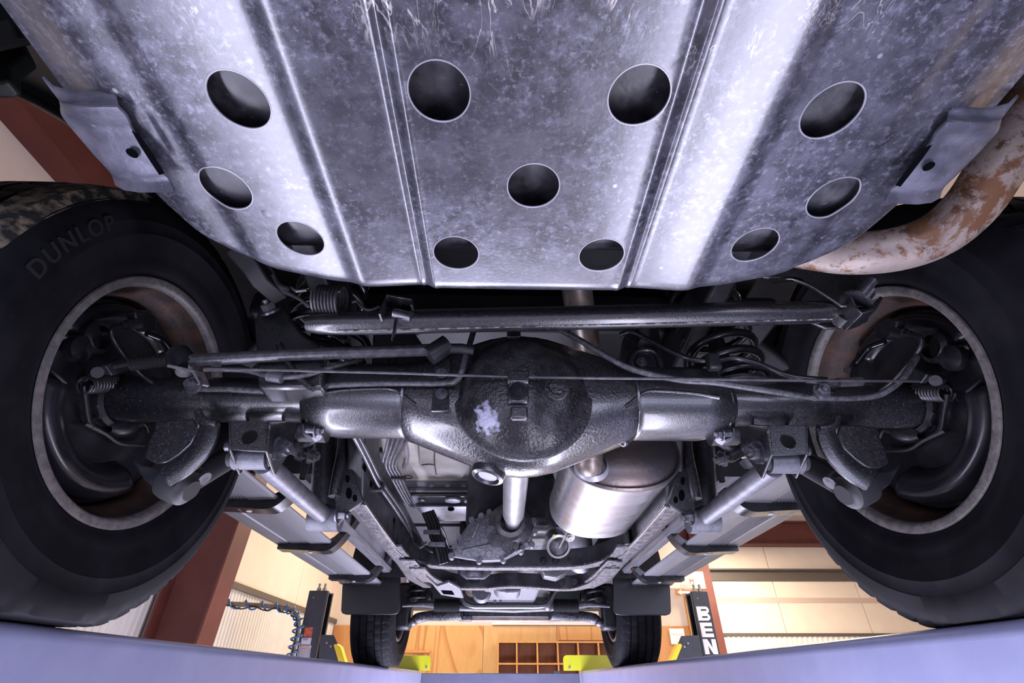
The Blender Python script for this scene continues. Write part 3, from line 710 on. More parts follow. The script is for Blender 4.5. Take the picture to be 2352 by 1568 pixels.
# ---- wheels
def tire_mesh(parent, s, cy, name='tire', front=False):
    tread = []
    g = [-.062, -.022, .022, .062]; gw, gd = .0045, .009
    def crown(x): return RW - .010 * (x / .105) ** 2 * 1.0
    tread.append((-.108, RW - .018, 1)); tread.append((-.104, RW - .0105, 2)); tread.append((-.085, crown(-.085), 2))
    for x in g:
        tread += [(x - gw - .0015, crown(x), 3), (x - gw, crown(x) - gd, 0), (x + gw, crown(x) - gd, 0), (x + gw + .0015, crown(x), 3)]
    tread += [(.085, crown(.085), 2), (.104, RW - .0105, 2), (.108, RW - .018, 1)]
    inner = [(-.088, .205, 0), (-.099, .2135, 0), (-.104, .222, 0), (-.109, .229, 0), (-.1105, .2305, 0), (-.116, .244, 0), (-.1165, .2465, 0), (-.1215, .262, 0), (-.1225, .2635, 0), (-.1275, .288, 0), (-.1288, .2895, 0), (-.1262, .3105, 0), (-.127, .312, 0), (-.121, .333, 0), (-.1135, .346, 0)]
    outer = [(-x, r, k) for x, r, k in inner[::-1]]
    prof = inner + tread + outer; L = len(prof); NA = 288; P = []
    for i in range(NA):
        for x, r, k in prof:
            sh = int(abs(x) * (260 if front else 420)) if k else 0
            if k == 2 and (i + sh) % 6 == 0: r -= .007
            elif k == 3 and (i + sh + 2) % 6 == 0: r -= .004
            elif k == 1 and i % 6 < 2: r -= .003
            t = 2 * pi * i / NA; y, z = cy + r * cos(t), AZ + r * sin(t)
            X = x
            if z < ZT + .03:     # flattened where it stands on the runway
                f = min(max((ZT + .03 - z) / .05, 0), 1); X = x * (1 + .06 * f)
            z = max(z, ZT + (.0 if k in (1, 2, 3) else .0005))
            P.append(V((s * (WX + X), y, z)))
    F = [(i * L + k, i * L + k + 1, ((i + 1) % NA) * L + k + 1, ((i + 1) % NA) * L + k) for i in range(NA) for k in range(L - 1)]
    return MB().add(P, F).build(name, 'rubber', parent, smooth=40)
def bend_text(body, parent, s, cy, R, ang, size, mat):
    """raised lettering along the inner sidewall"""
    c = bpy.data.curves.new('t', 'FONT'); c.body = body; c.size = size; c.extrude = .0004; c.align_x = 'CENTER'; c.offset = .0006; c.space_character = 1.25
    t = bpy.data.objects.new('t', c); COL.objects.link(t)
    me = bpy.data.meshes.new_from_object(t.evaluated_get(bpy.context.evaluated_depsgraph_get())); bpy.data.objects.remove(t, do_unlink=True)
    for v in me.vertices:
        r = R + v.co.y; a = ang - v.co.x / R      # letters stand outward, read clockwise from inside
        sx = .1272 if r < .325 else .1272 - (r - .325) * .45
        v.co = V((s * (WX - sx) - s * v.co.z, cy + r * -cos(pi - a), AZ + r * sin(pi - a)))
    o = bpy.data.objects.new('sidewall_lettering', me); COL.objects.link(o); o.parent = parent; me.materials.clear(); me.materials.append(M[mat])
def wheel(s, cy, front):
    w = empty('wheel', (0, 0, 0), car)
    t = tire_mesh(w, s, cy, 'tire', front)
    ax = (s, 0, 0); c = (s * WX, cy, AZ)
    MB().lathe([(-.0905, .2085), (-.0985, .2135), (-.1035, .2195), (-.1060, .2175), (-.1060, .2085), (-.1035, .204), (-.097, .2015), (-.092, .2005)], c, ax, 96).build('rim_flange', 'rim_edge', w)
    MB().lathe([(-.092, .2005), (-.075, .199), (-.062, .194), (-.05, .186), (-.035, .183), (-.005, .182), (.015, .178), (.03, .170), (.04, .15), (.045, .10), (.045, .0)], c, ax, 72).build('rim_barrel', 'rim_inner', w)
    MB().lathe([(.096, .2085), (.104, .219), (.1065, .213), (.098, .203), (.08, .19), (.07, .15), (.075, .06), (.075, 0)], c, ax, 48).build('rim_face', 'rim_edge', w)
    return w, t
for s in (-1, 1):
    w, t = wheel(s, AY, False)
    if s < 0: bend_text('DUNLOP', w, s, AY, .299, radians(162), .034, 'rubber_mark')
    # dust caked on the rear shoulder of the left tyre
    if s < 0:
        rows = []
        for i in range(41):
            a = radians(128 + i * 48 / 40); k = sin(pi * i / 40) ** .5
            rows.append([V((s * (WX + x), AY + (r + .0016) * cos(a), AZ + (r + .0016) * sin(a))) for x, r in ((-.113 - .002 * k, .346 - .004 * k), (-.108, .352), (-.104, .3595), (-.085 - .019 * (1 - k), .3635 - .004 * (1 - k)), (-.066 - .038 * (1 - k), .3665 - .007 * (1 - k)))])
        MB().sheet(rows).build('dust_cake', 'dirt', w)
    wheel(s, FY, True)

# ---- rear brakes inside the rims (outline read on the left wheel)
def brake(s):
    b = empty('brake_assembly', (0, 0, 0), car); c = V((s * (WX - .020), AY, AZ)); ax = (-s, 0, 0)
    MB().lathe([(0, .178), (.012, .178), (.016, .172), (.017, .15), (.012, .143), (.012, .10), (.018, .075), (.022, .06), (.022, .03), (.022, 0)], c, ax, 72).build('backing_plate', 'black_gloss', b)
    # crescent dust shield along the rear and bottom
    fwd = V((0, 1, 0))
    def arc(a0, a1, prof, name, mat='black_gloss'):
        m_ = MB(); N = 40; rows = []
        for i in range(N + 1):
            a = radians(a0 + (a1 - a0) * i / N); e = min(i, N - i) / 4; e = min(e, 1)
            rows.append([c + V((-s * h * e, r * cos(a), r * sin(a))) for h, r in prof])
        return m_.sheet(rows).build(name, mat, b, smooth=60)
    arc(186, 318, [(.016, .172), (.040, .170), (.052, .163), (.056, .152), (.053, .138), (.044, .126), (.030, .117), (.013, .112)], 'dust_shield')
    arc(60, 172, [(.016, .172), (.026, .168), (.030, .155), (.026, .140), (.014, .134)], 'dust_shield')
    Q = lambda u, v, d=0: mir(at(u, v, X=-(WX - .05 - d)), s)
    # axle end, hub flange
    MB().cyl((s * .585, AY, AZ), (s * .715, AY, AZ), .040, .041, n=28).build('hub_sleeve', 'undercoat', b)
    MB().lathe([(0, .052), (.012, .052), (.016, .044)], c + V((-s * .02, 0, 0)), ax, 32).build('hub_flange', 'black_paint', b)
    # parking brake lever with return spring
    MB().coil(Q(192, 884), Q(262, 882), .0135, .0022, 10, 6, 14).build('return_spring', 'steel_dark', b)
    MB().tube([Q(262, 876), Q(275, 868), Q(290, 872), Q(293, 890), Q(306, 905), Q(304, 925), Q(290, 940), Q(275, 938), Q(232, 912)], .0042, 8, smooth=5).build('brake_lever', 'black_paint', b)
    MB().bar(Q(240, 900), Q(292, 934), .008, .02).build('lever_rib', 'black_paint', b, bevel=.002)
    MB().tube([Q(192, 886), Q(196, 915), Q(203, 965), Q(212, 980)], .0045, 8, smooth=4).build('spring_rod', 'black_paint', b)
    MB().tube([Q(222, 928), Q(230, 948), Q(226, 962)], .004, 6).build('spring_hook', 'black_paint', b)
    MB().lathe([(0, .006), (.01, .014), (.03, .018), (.05, .015), (.055, .008), (.075, .006)], Q(250, 985), Q(330, 972) - Q(250, 985), 14).build('wheel_cylinder', 'black_paint', b)
    MB().tube([Q(300, 975), Q(325, 972), Q(335, 978), Q(340, 992)], .0035, 8, smooth=4).build('bleed_pipe', 'black_paint', b)
    MB().tube([Q(195, 972), Q(240, 995), Q(275, 1018), Q(330, 1022)], .004, 6, smooth=3).build('plate_rib', 'black_paint', b)
    # hose block at the top of the plate
    MB().prism([Q(u, v, .02) for u, v in ((288, 715), (318, 712), (340, 728), (338, 760), (312, 762), (290, 735))], (-s * .018, 0, 0)).build('hose_block', 'black_paint', b, bevel=.003)
    MB().cyl(Q(292, 745, .035), Q(318, 742, .035), .009, n=14).cyl(Q(280, 746, .035), Q(292, 745, .035), .006, n=10).build('hose_fitting', 'black_paint', b)
    MB().tube([Q(283, 747, .035), Q(262, 752, .035), Q(257, 770, .036), Q(270, 795, .04), Q(290, 822, .05), Q(325, 860, .06), Q(375, 892, .085), Q(430, 895, .11)], .0048, 10, smooth=6).build('brake_hose', 'black_gloss', b)
    MB().tube([Q(338, 765, .04), Q(372, 780, .045), Q(395, 808, .06), Q(415, 826, .08), mir(at(432, 834, Y=.70), s)], .006, 10, smooth=5).build('brake_hose', 'black_gloss', b)
    # lever pivots
    MB().prism([Q(u, v, .03) for u, v in ((225, 840), (262, 822), (290, 832), (278, 852), (240, 862))], (-s * .012, 0, 0)).build('cable_lever', 'black_paint', b, bevel=.002)
    MB().cyl(Q(212, 852, .02), Q(224, 855, .045), .009, n=12).build('lever_pin', 'black_paint', b)
    MB().lathe([(0, .022), (.012, .021), (.016, .012), (.018, 0)], Q(172, 800, 0), ax, 20).build('inspection_plug', 'black_gloss', b)
    MB().lathe([(0, .03), (.02, .028), (.025, .02)], Q(200, 775, -.01), ax, 18).build('plate_boss', 'black_gloss', b)
    MB().tube([Q(118, 850, .01), Q(142, 872, .02), Q(150, 880, .02)], .003, 6).build('plate_seam', 'black_paint', b)
for s in (-1, 1): brake(s)
surf('pipe_steel', (.13, .13, .15), (.20, .20, .22), 60, rough=.35, metal=.5)
surf('bar_dust', (.02, .02, .02), (.26, .25, .24), 90, lo=.42, hi=.6, rough=.6)
surf('riser_steel', (.20, .165, .14), (.13, .105, .09), 30, rough=.4, metal=.6, stretch=(1, 1, 6))
surf('cable_tube', (.05, .05, .055), (.09, .09, .1), 80, rough=.3, metal=.3, bmp=.2, bscale=300)
surf('zinc_worn', (.26, .24, .24), (.16, .14, .14), 60, rough=.45, metal=.5, dust=((.3, .15, .07), 90, .62, .7))
m_, nt, b_ = nodes('vent_hose_m'); b_.inputs['Base Color'].default_value = (.02, .02, .022, 1); b_.inputs['Roughness'].default_value = .4
# ---- rear axle
ax = MB()
half = [(.0, .080, .134), (.03, .080, .131), (.055, .079, .125), (.08, .078, .115), (.105, .076, .105), (.13, .073, .095), (.155, .069, .085), (.18, .065, .075), (.196, .063, .069), (.2, .0615, .0655)]
st = [(-x, AY, AZ - .002, a, b) for x, a, b in half[::-1]] + [(x, AY, AZ - .002, a, b) for x, a, b in half[1:]]
axle = loft(MB(), st, 40, 2.3).build('rear_axle', 'undercoat_thick', car)
for s in (-1, 1):
    loft(MB(), [(s * x, AY, AZ, a, b) for x, a, b in ((.196, .058, .060), (.202, .062, .0635), (.21, .062, .064), (.32, .062, .064), (.345, .060, .060), (.365, .050, .049), (.378, .043, .042))], 36, 2.5).build('axle_shoulder', 'undercoat', axle)
    MB().cyl((s * .36, AY, AZ), (s * .60, AY, AZ), .040, n=32).build('axle_tube', 'undercoat', axle)
    MB().lathe([(0, .060), (.004, .0665), (.008, .0665), (.012, .060)], (s * .194, AY, AZ), (s, 0, 0), 36).build('weld_seam', 'undercoat_thick', axle)
    # pressed lip along the upper rear of the shoulder
    MB().tube([mir(at(u, v, Y=.726), s) for u, v in ((735, 905), (790, 897), (860, 893), (905, 895), (935, 915), (955, 930))], .004, 8, smooth=4).build('pressed_lip', 'undercoat_thick', axle)
    MB().tube([V((s * .368, AY + .045 * cos(a), AZ + .045 * sin(a))) for a in [radians(150 + i * 12) for i in range(13)]], [.004 + .002 * random.random() for _ in range(13)], 8, smooth=3).build('weld_bead', 'undercoat_thick', axle)

# cover of the differential
def cover():
    c = V((.004, AY - .066, AZ - .022)); n = 72; P = []; F = []
    prof = [(.116, 0), (.115, .006), (.108, .008), (.102, .012), (.096, .020), (.088, .028), (.078, .035), (.066, .040), (.052, .0435), (.038, .0455), (.024, .046), (.012, .046), (.0005, .046)]
    def sg(t): return 1 / (1 + math.exp(-t))
    for i in range(n):
        t = 2 * pi * i / n
        for r, h in prof:
            x, z = r * cos(t), r * sin(t); k = min(max((.104 - r) / .02, 0), 1)
            ridge = .015 * sg((.028 - x - .25 * max(-z - .02, 0)) / .004) * sg((z + .075) / .010)          # raised left lobe
            foot = .012 * math.exp(-((abs(x + .004) - .045 - .25 * (z + .09)) / .010) ** 2) * math.exp(-((z + .088) / .022) ** 2)
            P.append(c + V((x, -(h + k * (ridge + foot)), z)))
    L = len(prof); F = [(i * L + k, i * L + k + 1, ((i + 1) % n) * L + k + 1, ((i + 1) % n) * L + k) for i in range(n) for k in range(L - 1)]
    return MB().add(P, F).build('differential_cover', 'cover_paint', axle, smooth=60)
cover()
# peeled paint on the cover: mask in the paint itself
def peel():
    m = M['cover_paint']; nt = m.node_tree; b = nt.nodes['Principled BSDF']; src = b.inputs['Base Color'].links[0].from_socket
    tc = nd(nt, 'ShaderNodeTexCoord'); p1 = at(1118, 962, Y=.685); p2 = at(1160, 940, Y=.685)
    masks = []
    for p, r in ((p1, .020), (p2, .014), (at(1108, 862, Y=.69), .005)):
        d = nd(nt, 'ShaderNodeVectorMath', operation='DISTANCE'); nt.links.new(tc.outputs['Object'], d.inputs[0]); d.inputs[1].default_value = p
        a = nd(nt, 'ShaderNodeMath', operation='ADD'); nt.links.new(d.outputs['Value'], a.inputs[0])
        nz = nd(nt, 'ShaderNodeMath', operation='MULTIPLY_ADD'); nt.links.new(noise(nt, tc.outputs['Object'], 70, 3), nz.inputs[0]); nz.inputs[1].default_value = .05; nz.inputs[2].default_value = -.025
        nt.links.new(nz.outputs[0], a.inputs[1]); masks.append(ramp(nt, a.outputs[0], [(max(r - .0008, 0), 1), (r, 0)]))
    mk = mix(nt, 1, mix(nt, 1, masks[0], masks[1], 'LIGHTEN'), masks[2], 'LIGHTEN')
    nt.links.new(mix(nt, mk, src, (.34, .34, .44)), b.inputs['Base Color'])
peel()
YK = .648
def clip_on_cover(u, v, w, h, Y=YK):
    p = at(u, v, Y=Y); c = MB().box(p, (w, .012, h)).build('clip', 'undercoat', axle, bevel=.003); return p
p = clip_on_cover(1190, 868, .034, .022); p2 = at(1190, 900, Y=YK)
MB().box(p2 + V((0, .004, 0)), (.032, .006, .034)).build('clip', 'undercoat', axle, bevel=.004)
MB().bolt(p2, (0, -1, 0), .010).build('bolt', 'black_gloss', axle)
MB().box(at(1192, 950, Y=.652), (.026, .012, .02)).build('clip', 'undercoat', axle, bevel=.003)
p = at(1180, 772, Y=.690); MB().box(p, (.024, .02, .018)).box(p + V((0, 0, -.014)), (.02, .012, .02)).build('clip', 'undercoat', axle, bevel=.002)
p = at(1278, 890, Y=.668); MB().cyl(p + V((0, .02, 0)), p, .022, .021, n=24).cyl(p, p + V((0, -.008, 0)), .014, n=6).build('filler_plug', 'cover_paint', axle, bevel=.002)
p = at(1122, 1086, Y=.79); d = V((-.25, -.12, -1)).normalized()
MB().lathe([(-.05, .029), (.0, .029), (.008, .027), (.010, .021), (.003, .019), (.003, 0)], p, d, 28).build('drain_boss', 'undercoat', axle)
MB().cyl(p + d * .003, p + d * .006, .016, n=24).build('drain_plug', 'lilac_primer', axle)
p = at(1432, 1012, Y=.79); MB().ball(p, .011, 12).build('weld_nub', 'undercoat_thick', axle)
# pinion nose ahead of the housing
MB().lathe([(0, .10), (.06, .085), (.10, .06), (.14, .05), (.15, .058), (.17, .058)], (0.0, AY + .04, AZ - .01), (0, 1, 0), 32).build('pinion_nose', 'undercoat', axle)
# bracket towers on the axle tubes
T = MB(); plate([(592, 892), (586, 790), (583, 735), (598, 694), (625, 686), (650, 698), (672, 735), (700, 768), (742, 796), (742, 892)], .70, .05, mb=T)
T.build('track_bar_tower', 'undercoat', axle, bevel=.006)
MB().tube([at(u, v, Y=.697) for u, v in ((640, 790), (660, 830), (690, 870), (722, 892))], .006, 8, smooth=4).build('tower_rib', 'undercoat', axle)
p = at(624, 716, Y=.695); MB().bolt(p, V((-.3, -.8, .5)), .013, .014).build('bolt', 'steel_bolt', axle)
plate([(856, 765), (950, 760), (975, 795), (1000, 820), (1040, 806), (1042, 838), (1030, 905), (850, 905)], .745, .02).build('upper_arm_bracket', 'undercoat', axle, bevel=.004)
p = at(898, 829, Y=.744); MB().lathe([(0, .008), (.004, .008), (.004, .005), (.001, .005)], p, (0, -1, 0), 16).build('bracket_eyelet', 'undercoat', axle)
plate([(1432, 775), (1442, 758), (1512, 742), (1522, 800), (1532, 880), (1548, 908), (1408, 908), (1420, 835)], .745, .02).build('upper_arm_bracket', 'undercoat', axle, bevel=.004)
MB().tube([at(u, v, Y=.742) for u, v in ((1442, 905), (1448, 850), (1455, 815), (1480, 803), (1508, 812), (1520, 850))], .005, 8, smooth=4).build('bracket_rib', 'undercoat', axle)
p = at(1473, 832, Y=.743); MB().bolt(p, (0, -1, 0), .007).build('bolt', 'steel_bolt', axle)
p = at(1480, 770, Y=.74); MB().cyl(p + V((0, 0, -.014)), p + V((0, 0, .02)), .012, n=18).build('bushing', 'steel_dark', axle)
MB().strip([at(1450, 900, Y=.728), at(1470, 903, Y=.728), at(1510, 905, Y=.728)], .012, .004, (0, 0, 1)).build('bracket_tab', 'steel_dark', axle, bevel=.001)
p = at(1490, 899, Y=.724); MB().cyl(p, p + V((0, .002, 0)), .006, n=16).build('tab_hole', 'void_black', axle)
# pipe holder strap on the left of the cover
MB().strip([at(1012, 790, Y=.71), at(1016, 830, Y=.712), at(1014, 880, Y=.715), at(1012, 920, Y=.712), at(1010, 945, Y=.71)], .028, .004, (1, 0, 0)).build('pipe_strap', 'undercoat', axle, bevel=.001)
for v in (858, 905): MB().bolt(at(1014, v, Y=.708), (0, -1, 0), .007).build('bolt', 'steel_bolt', axle)
# lower arm brackets, arms and their frame mounts
for s in (-1, 1):
    L = lambda u, v, Y: mir(at(u, v, Y=Y), s)
    br = empty('lower_arm', (0, 0, 0), car)
    F_ = MB()
    # rear face with round hole: ring of quads between the hole and the outline
    q = [(531, 968), (575, 966), (618, 968), (619, 1000), (614, 1036), (572, 1034), (531, 1031), (531, 1000)]
    hc = at(573, 1003, Y=.735); O = catmull([at(u, v, Y=.735) for u, v in q], 1)
    outl = []
    for i in range(8):
        a_, b_ = at(*q[i], Y=.735), at(*q[(i + 1) % 8], Y=.735); outl += [a_.lerp(b_, k / 4) for k in range(4)]
    ang = [atan2(p.z - hc.z, p.x - hc.x) for p in outl]; I = [hc + V((.0128 * cos(a), 0, .0128 * sin(a))) for a in ang]
    A = [mir(p, s) for p in outl] + [mir(outl[0], s)]; B = [mir(p, s) for p in I] + [mir(I[0], s)]
    MB().sheet([A, B], (0, .005, 0)).build('bracket_face', 'undercoat', br, smooth=30)
    for (u0, v0), (u1, v1) in (((531, 966), (531, 1034)), ((619, 966), (614, 1036))):
        MB().prism([L(u0, v0, .735), L(u1, v1, .735), L(u1, v1, .735) + V((0, .05, -.022)), L(u0, v0, .735) + V((0, .11, 0)), L(u0, v0, .735) + V((0, .10, .05))], (s * .005, 0, 0)).build('bracket_cheek', 'undercoat', br, bevel=.002)
    p0, p1 = L(528, 1052, .775), L(628, 1052, .775)
    MB().cyl(p0.lerp(p1, .14), p0.lerp(p1, .90), .019, n=24).build('bushing_sleeve', 'link_grey', br)
    MB().cyl(p0, p1, .014, n=18).build('bushing', 'rubber_part', br)
    pb = L(640, 1030, .775); MB().bolt(pb, (-s, -.25, 0), .0135, .012).build('bolt', 'steel_bolt', br)
    MB().cyl(L(520, 1024, .775), L(531, 1024, .775), .009, n=8).build('bolt', 'steel_bolt', br)
    e = L(742, 1182, 1.12)
    MB().cyl(p0.lerp(p1, .72) + V((0, .012, -.004)), e, .0185, .0185, n=24).build('arm_tube', 'link_grey', br)
    MB().cyl(e + V((-.034, .02, -.004)), e + V((.034, .02, -.004)), .027, n=24).build('bushing_sleeve', 'link_grey', br)
    MB().prism([L(u, v, 1.13) for u, v in ((712, 1163), (708, 1188), (722, 1204), (760, 1204), (764, 1165))], (0, .05, 0)).build('mount_box', 'undercoat', br, bevel=.004)
    # gusset on the rail with lightening holes
    g = MB(); plate([(770, 1036), (796, 1030), (836, 1152), (800, 1176), (776, 1206), (767, 1140)], 1.045, .008, s, g); g.build('gusset', 'undercoat', br, bevel=.003)
    for u, v, ru, rv in ((798, 1099, 5, 9), (801, 1132, 7, 13), (815, 1143, 5, 8), (784, 1108, 2, 6)):
        P_ = [L(u + ru * cos(t), v + rv * sin(t), 1.0435) for t in [2 * pi * k / 18 for k in range(18)]]
        MB().prism(P_, (0, .001, 0)).build('gusset_hole', 'void_black', br, smooth=0)
    MB().tube([L(790, 985, 1.045), L(786, 1040, 1.045), L(776, 1090, 1.045), L(768, 1140, 1.045)], .013, 12, smooth=4).build('mount_rib', 'undercoat', br)
    MB().tube([L(752, 990, 1.12), L(750, 1060, 1.12), L(748, 1130, 1.12), L(744, 1165, 1.12)], .032, 14, smooth=3).build('mount_tower', 'undercoat', br)
    MB().bolt(L(776, 1180, 1.045), (-s, -.1, -.1), .012, .016).build('bolt', 'steel_bolt', br)
    # bump stop cup, clamp and bar end below the shoulder
    sb = empty('stabilizer_mount', (0, 0, 0), car)
    MB().cyl(L(690, 992, .80), L(752, 994, .80), .017, n=20).build('clamp_bush', 'rubber_part', sb)
    MB().strip([L(700, 980, .79), L(702, 1000, .785), L(720, 1008, .785), L(738, 1000, .785), L(742, 982, .79)], .02, .004, (0, 1, 0)).build('clamp', 'link_grey', sb, bevel=.001)
    MB().cyl(L(704, 988, .775), L(728, 990, .775), .006, n=8).bolt(L(724, 989, .775), (-s, 0, 0), .008).build('bolt', 'steel_bolt', sb)
    MB().tube([L(745, 985, .83), L(715, 1005, .86), L(690, 1020, .90), L(660, 1030, .95)], .013, 12, smooth=4).build('bar_end', 'undercoat', sb)
    MB().cyl(L(664, 1024, .9), L(700, 1042, .9), .012, n=14).cyl(L(700, 1042, .9), L(722, 1048, .9), .008, n=10).bolt(L(712, 1045, .9), L(722, 1048, .9) - L(700, 1042, .9), .011).build('drop_link', 'steel_dark', sb)
    MB().lathe([(0, .008), (.02, .010), (.05, .012), (.055, .034), (.062, .036), (.068, .03)], L(694, 1100, 1.30), (0, 0, 1), 20).build('bump_stop', 'rubber_part', sb)
    # shock absorber with its curved bracket near the wheel
    sh = empty('shock_absorber', (0, 0, 0), car)
    C = lambda u, v, Y: mir(at(u, v, Y=Y), s)
    out_ = [(355, 968), (400, 962), (448, 962), (455, 990), (440, 1020), (412, 1045), (385, 1062), (362, 1066), (330, 1050), (340, 1015), (352, 990)]
    MB().prism([C(u, v, .742) for u, v in out_], (0, .014, 0)).build('bracket_plate', 'undercoat', sh, bevel=.003)
    # curved channel web
    inn = [(462, 952), (456, 985), (440, 1018), (412, 1046), (384, 1062), (358, 1068)]; out2 = [(502, 972), (497, 1005), (480, 1040), (454, 1070), (422, 1096), (388, 1115)]
    rows = [[C(*p, .742), C((p[0] + q[0]) / 2, (p[1] + q[1]) / 2, .733), C(*q, .738)] for p, q in zip(inn, out2)]
    RR = [catmull([r[k] for r in rows], 4) for k in range(3)]
    MB().sheet([[c[i] for c in RR] for i in range(len(RR[0]))], (0, .006, .002)).build('bracket_channel', 'undercoat', sh, smooth=50)
    MB().tube([C(u, v, .738) for u, v in ((455, 945), (463, 962), (480, 970), (500, 972))], .007, 8, smooth=4).build('weld_bead', 'undercoat_thick', sh)
    MB().prism([C(u, v, .752) for u, v in ((300, 1052), (330, 1068), (362, 1072), (385, 1112), (352, 1118), (328, 1100))], (0, .012, 0)).build('bracket_foot', 'black_paint', sh, bevel=.003)
    e0, e1 = C(375, 1116, .775), C(428, 1142, .775)
    MB().lathe([(0, 0), (0, .020), (.004, .027), (.012, .0285), (.034, .0285), (.042, .027), (.046, .018), (.052, .016), (.052, 0)], e0 + V((0, 0, .012)), e1 - e0, 28).build('shock_eye', 'rubber_part', sh)
    MB().cyl(C(438, 1098, .80), C(560, 1030, .98), .023, n=26).build('shock_body', 'black_paint', sh)
    MB().strip([C(446, 1112, .785), C(500, 1080, .85), C(536, 1054, .90)], .016, .004, (0, .6, -.8)).build('shock_guard', 'black_paint', sh, bevel=.001)
    MB().cyl(C(452, 1085, .79), C(470, 1100, .79), .012, n=10).build('shock_nut', 'steel_bolt', sh)
    # coil spring
    sp = empty('coil_spring', (0, 0, 0), car); b0 = V((s * .405, .80, .455))
    MB().coil(b0, b0 + V((0, .02, .32)), .066, .0082, 8.2, 10, 26, phase=.6).build('coil', 'black_gloss', sp)
    MB().lathe([(0, .05), (.006, .075), (.012, .075), (.014, .05), (.05, .035)], b0 + V((0, 0, -.022)), (0, 0, 1), 32).build('lower_seat', 'undercoat', sp)
    MB().lathe([(0, .08), (-.012, .078), (-.014, .04), (-.09, .03), (-.10, .0)], b0 + V((0, .02, .335)), (0, 0, 1), 28).build('upper_seat', 'black_paint', sp)
    MB().cyl(b0, b0 + V((0, .02, .3)), .016, n=14).build('bump_rubber', 'rubber_part', sp)

for s in (-1, 1):
    R_ = lambda u, v, Y: mir(at(u, v, Y=Y), -s) if s < 0 else at(u, v, Y=Y)
    bs = empty('bump_stop_bracket', (0, 0, 0), car)
    MB().prism([R_(u, v, .96) for u, v in ((1722, 742), (1750, 728), (1838, 752), (1868, 782), (1862, 806), (1846, 850), (1822, 852), (1778, 812), (1742, 784))], (0, .05, 0)).build('bracket_plate', 'rubber_part', bs, bevel=.008, seg=3)
    for u, v in ((1762, 762), (1784, 784)):
        MB().prism([R_(u + dx, v + dy, .957) for dx, dy in ((-3, 14), (4, 2), (12, -14), (8, -16), (-2, -6), (-8, 8))], (0, .002, 0)).build('bracket_slot', 'void_black', bs)
    MB().lathe([(0, 0), (0, .012), (.003, .018), (.006, .018)], R_(1826, 822, .957), (0, 1, 0), 18).build('bracket_boss', 'black_plastic', bs)

# ---- track bar
tb = empty('track_bar', (0, 0, 0), car)
a, b = at(706, 744, Y=.615), at(1945, 715, Y=.615)
mid = [a.lerp(b, t) for t in (0, .02, .06, .12, .5, .88, .96, 1)]
MB().tube(mid, [.0125, .0165, .0185, .0195, .0195, .0195, .018, .015], 26).build('bar', 'undercoat', tb)
MB().tube([p + V((0, -.005, -.0185)) for p in mid[2:-1]], .0016, 8).build('bar_seam', 'bar_dust', tb)
MB().cyl(at(1948, 716, Y=.605), at(1948, 716, Y=.605) + V((.0, .02, .0)), .020, n=24).build('bar_eye', 'undercoat', tb)
YB_ = .59
q = MB().prism([at(u, v, Y=YB_) for u, v in ((1752, 636), (1822, 640), (1866, 658), (1905, 683), (1935, 702), (1990, 706), (2003, 700), (1985, 655), (1960, 600), (1760, 580))], (0, .006, 0)); q.build('bracket_plate', 'undercoat', tb, bevel=.002)
rows = [[at(u, v, Y=YB_), at(u + 4, v + 7, Y=YB_ + .03)] for u, v in ((1770, 646), (1822, 640), (1866, 657), (1905, 682), (1938, 704))]
MB().sheet([catmull([r[k] for r in rows], 5) for k in range(2)], (0, 0, .005)).build('bracket_flange', 'undercoat', tb, smooth=60)
MB().prism([at(u, v, Y=.63) for u, v in ((1840, 728), (1898, 754), (1958, 750), (1994, 736), (2006, 704), (1940, 700), (1905, 690))], (0, .006, 0)).build('yoke_plate', 'undercoat', tb, bevel=.002)
MB().strip([at(1936, 702, Y=.60), at(1944, 722, Y=.60), at(1960, 738, Y=.60), at(1990, 728, Y=.60), at(2005, 702, Y=.60)], .045, .005, (0, 1, 0)).build('yoke_strap', 'undercoat', tb, bevel=.001)
p = at(1968, 690, Y=.588); d = V((.55, -.35, .55)); MB().bolt(p, d, .0155, .02).build('bolt', 'steel_bolt', tb)
p = at(1975, 676, Y=.57); MB().cyl(p, p + V(d).normalized() * .03, .009, n=12).build('bolt_shank', 'steel_bolt', tb)
# frame cross tube behind, seen above the bar
MB().box((0.0, .92, .69), (1.0, .10, .10)).build('rear_cross_member', 'underbody', car, bevel=.01)
# exhaust riser over the axle
MB().tube([at(1322, 640, Y=.66), at(1330, 700, Y=.72), at(1342, 760, Y=.80), at(1352, 830, Y=.90), at(1352, 930, Y=.925), at(1352, 1020, Y=.93), at(1353, 1060, Y=.955), at(1356, 1075, Y=1.02)], .0285, 20, smooth=5).build('exhaust_riser', 'riser_steel', car)

# ---- cables and brake lines
def line(name, pts, r, mat='cable', sm=5, n=8): return MB().tube([at(u, v, Y=y) for u, v, y in pts], r, n, smooth=sm).build(name, mat, car)
c1 = empty('parking_brake_cable', (0, 0, 0), car)
MB().tube([at(u, v, Y=.685) for u, v in ((440, 828), (620, 817), (820, 809), (1000, 803))], .0105, 14, smooth=3).build('cable_tube', 'cable_tube', c1)
MB().tube([at(u, v, Y=.685) for u, v in ((1030, 800), (1060, 800), (1090, 806))], .009, 10).build('cable_end', 'black_paint', c1)
MB().cyl(at(985, 818, Y=.685), at(1028, 790, Y=.685), .017, n=20).build('cable_clamp', 'black_paint', c1)
bp = [at(300 + i * 3.1, 836 - i * .35, Y=.69) for i in range(31)]
MB().tube(bp, [.0075 + (.004 if i % 3 == 1 else 0) for i in range(31)], 14).build('cable_boot', 'rubber_part', c1)
MB().tube([at(u, v, Y=.69) for u, v in ((262, 842), (285, 838), (302, 836))], .0035, 8).build('cable_rod', 'steel_dark', c1)
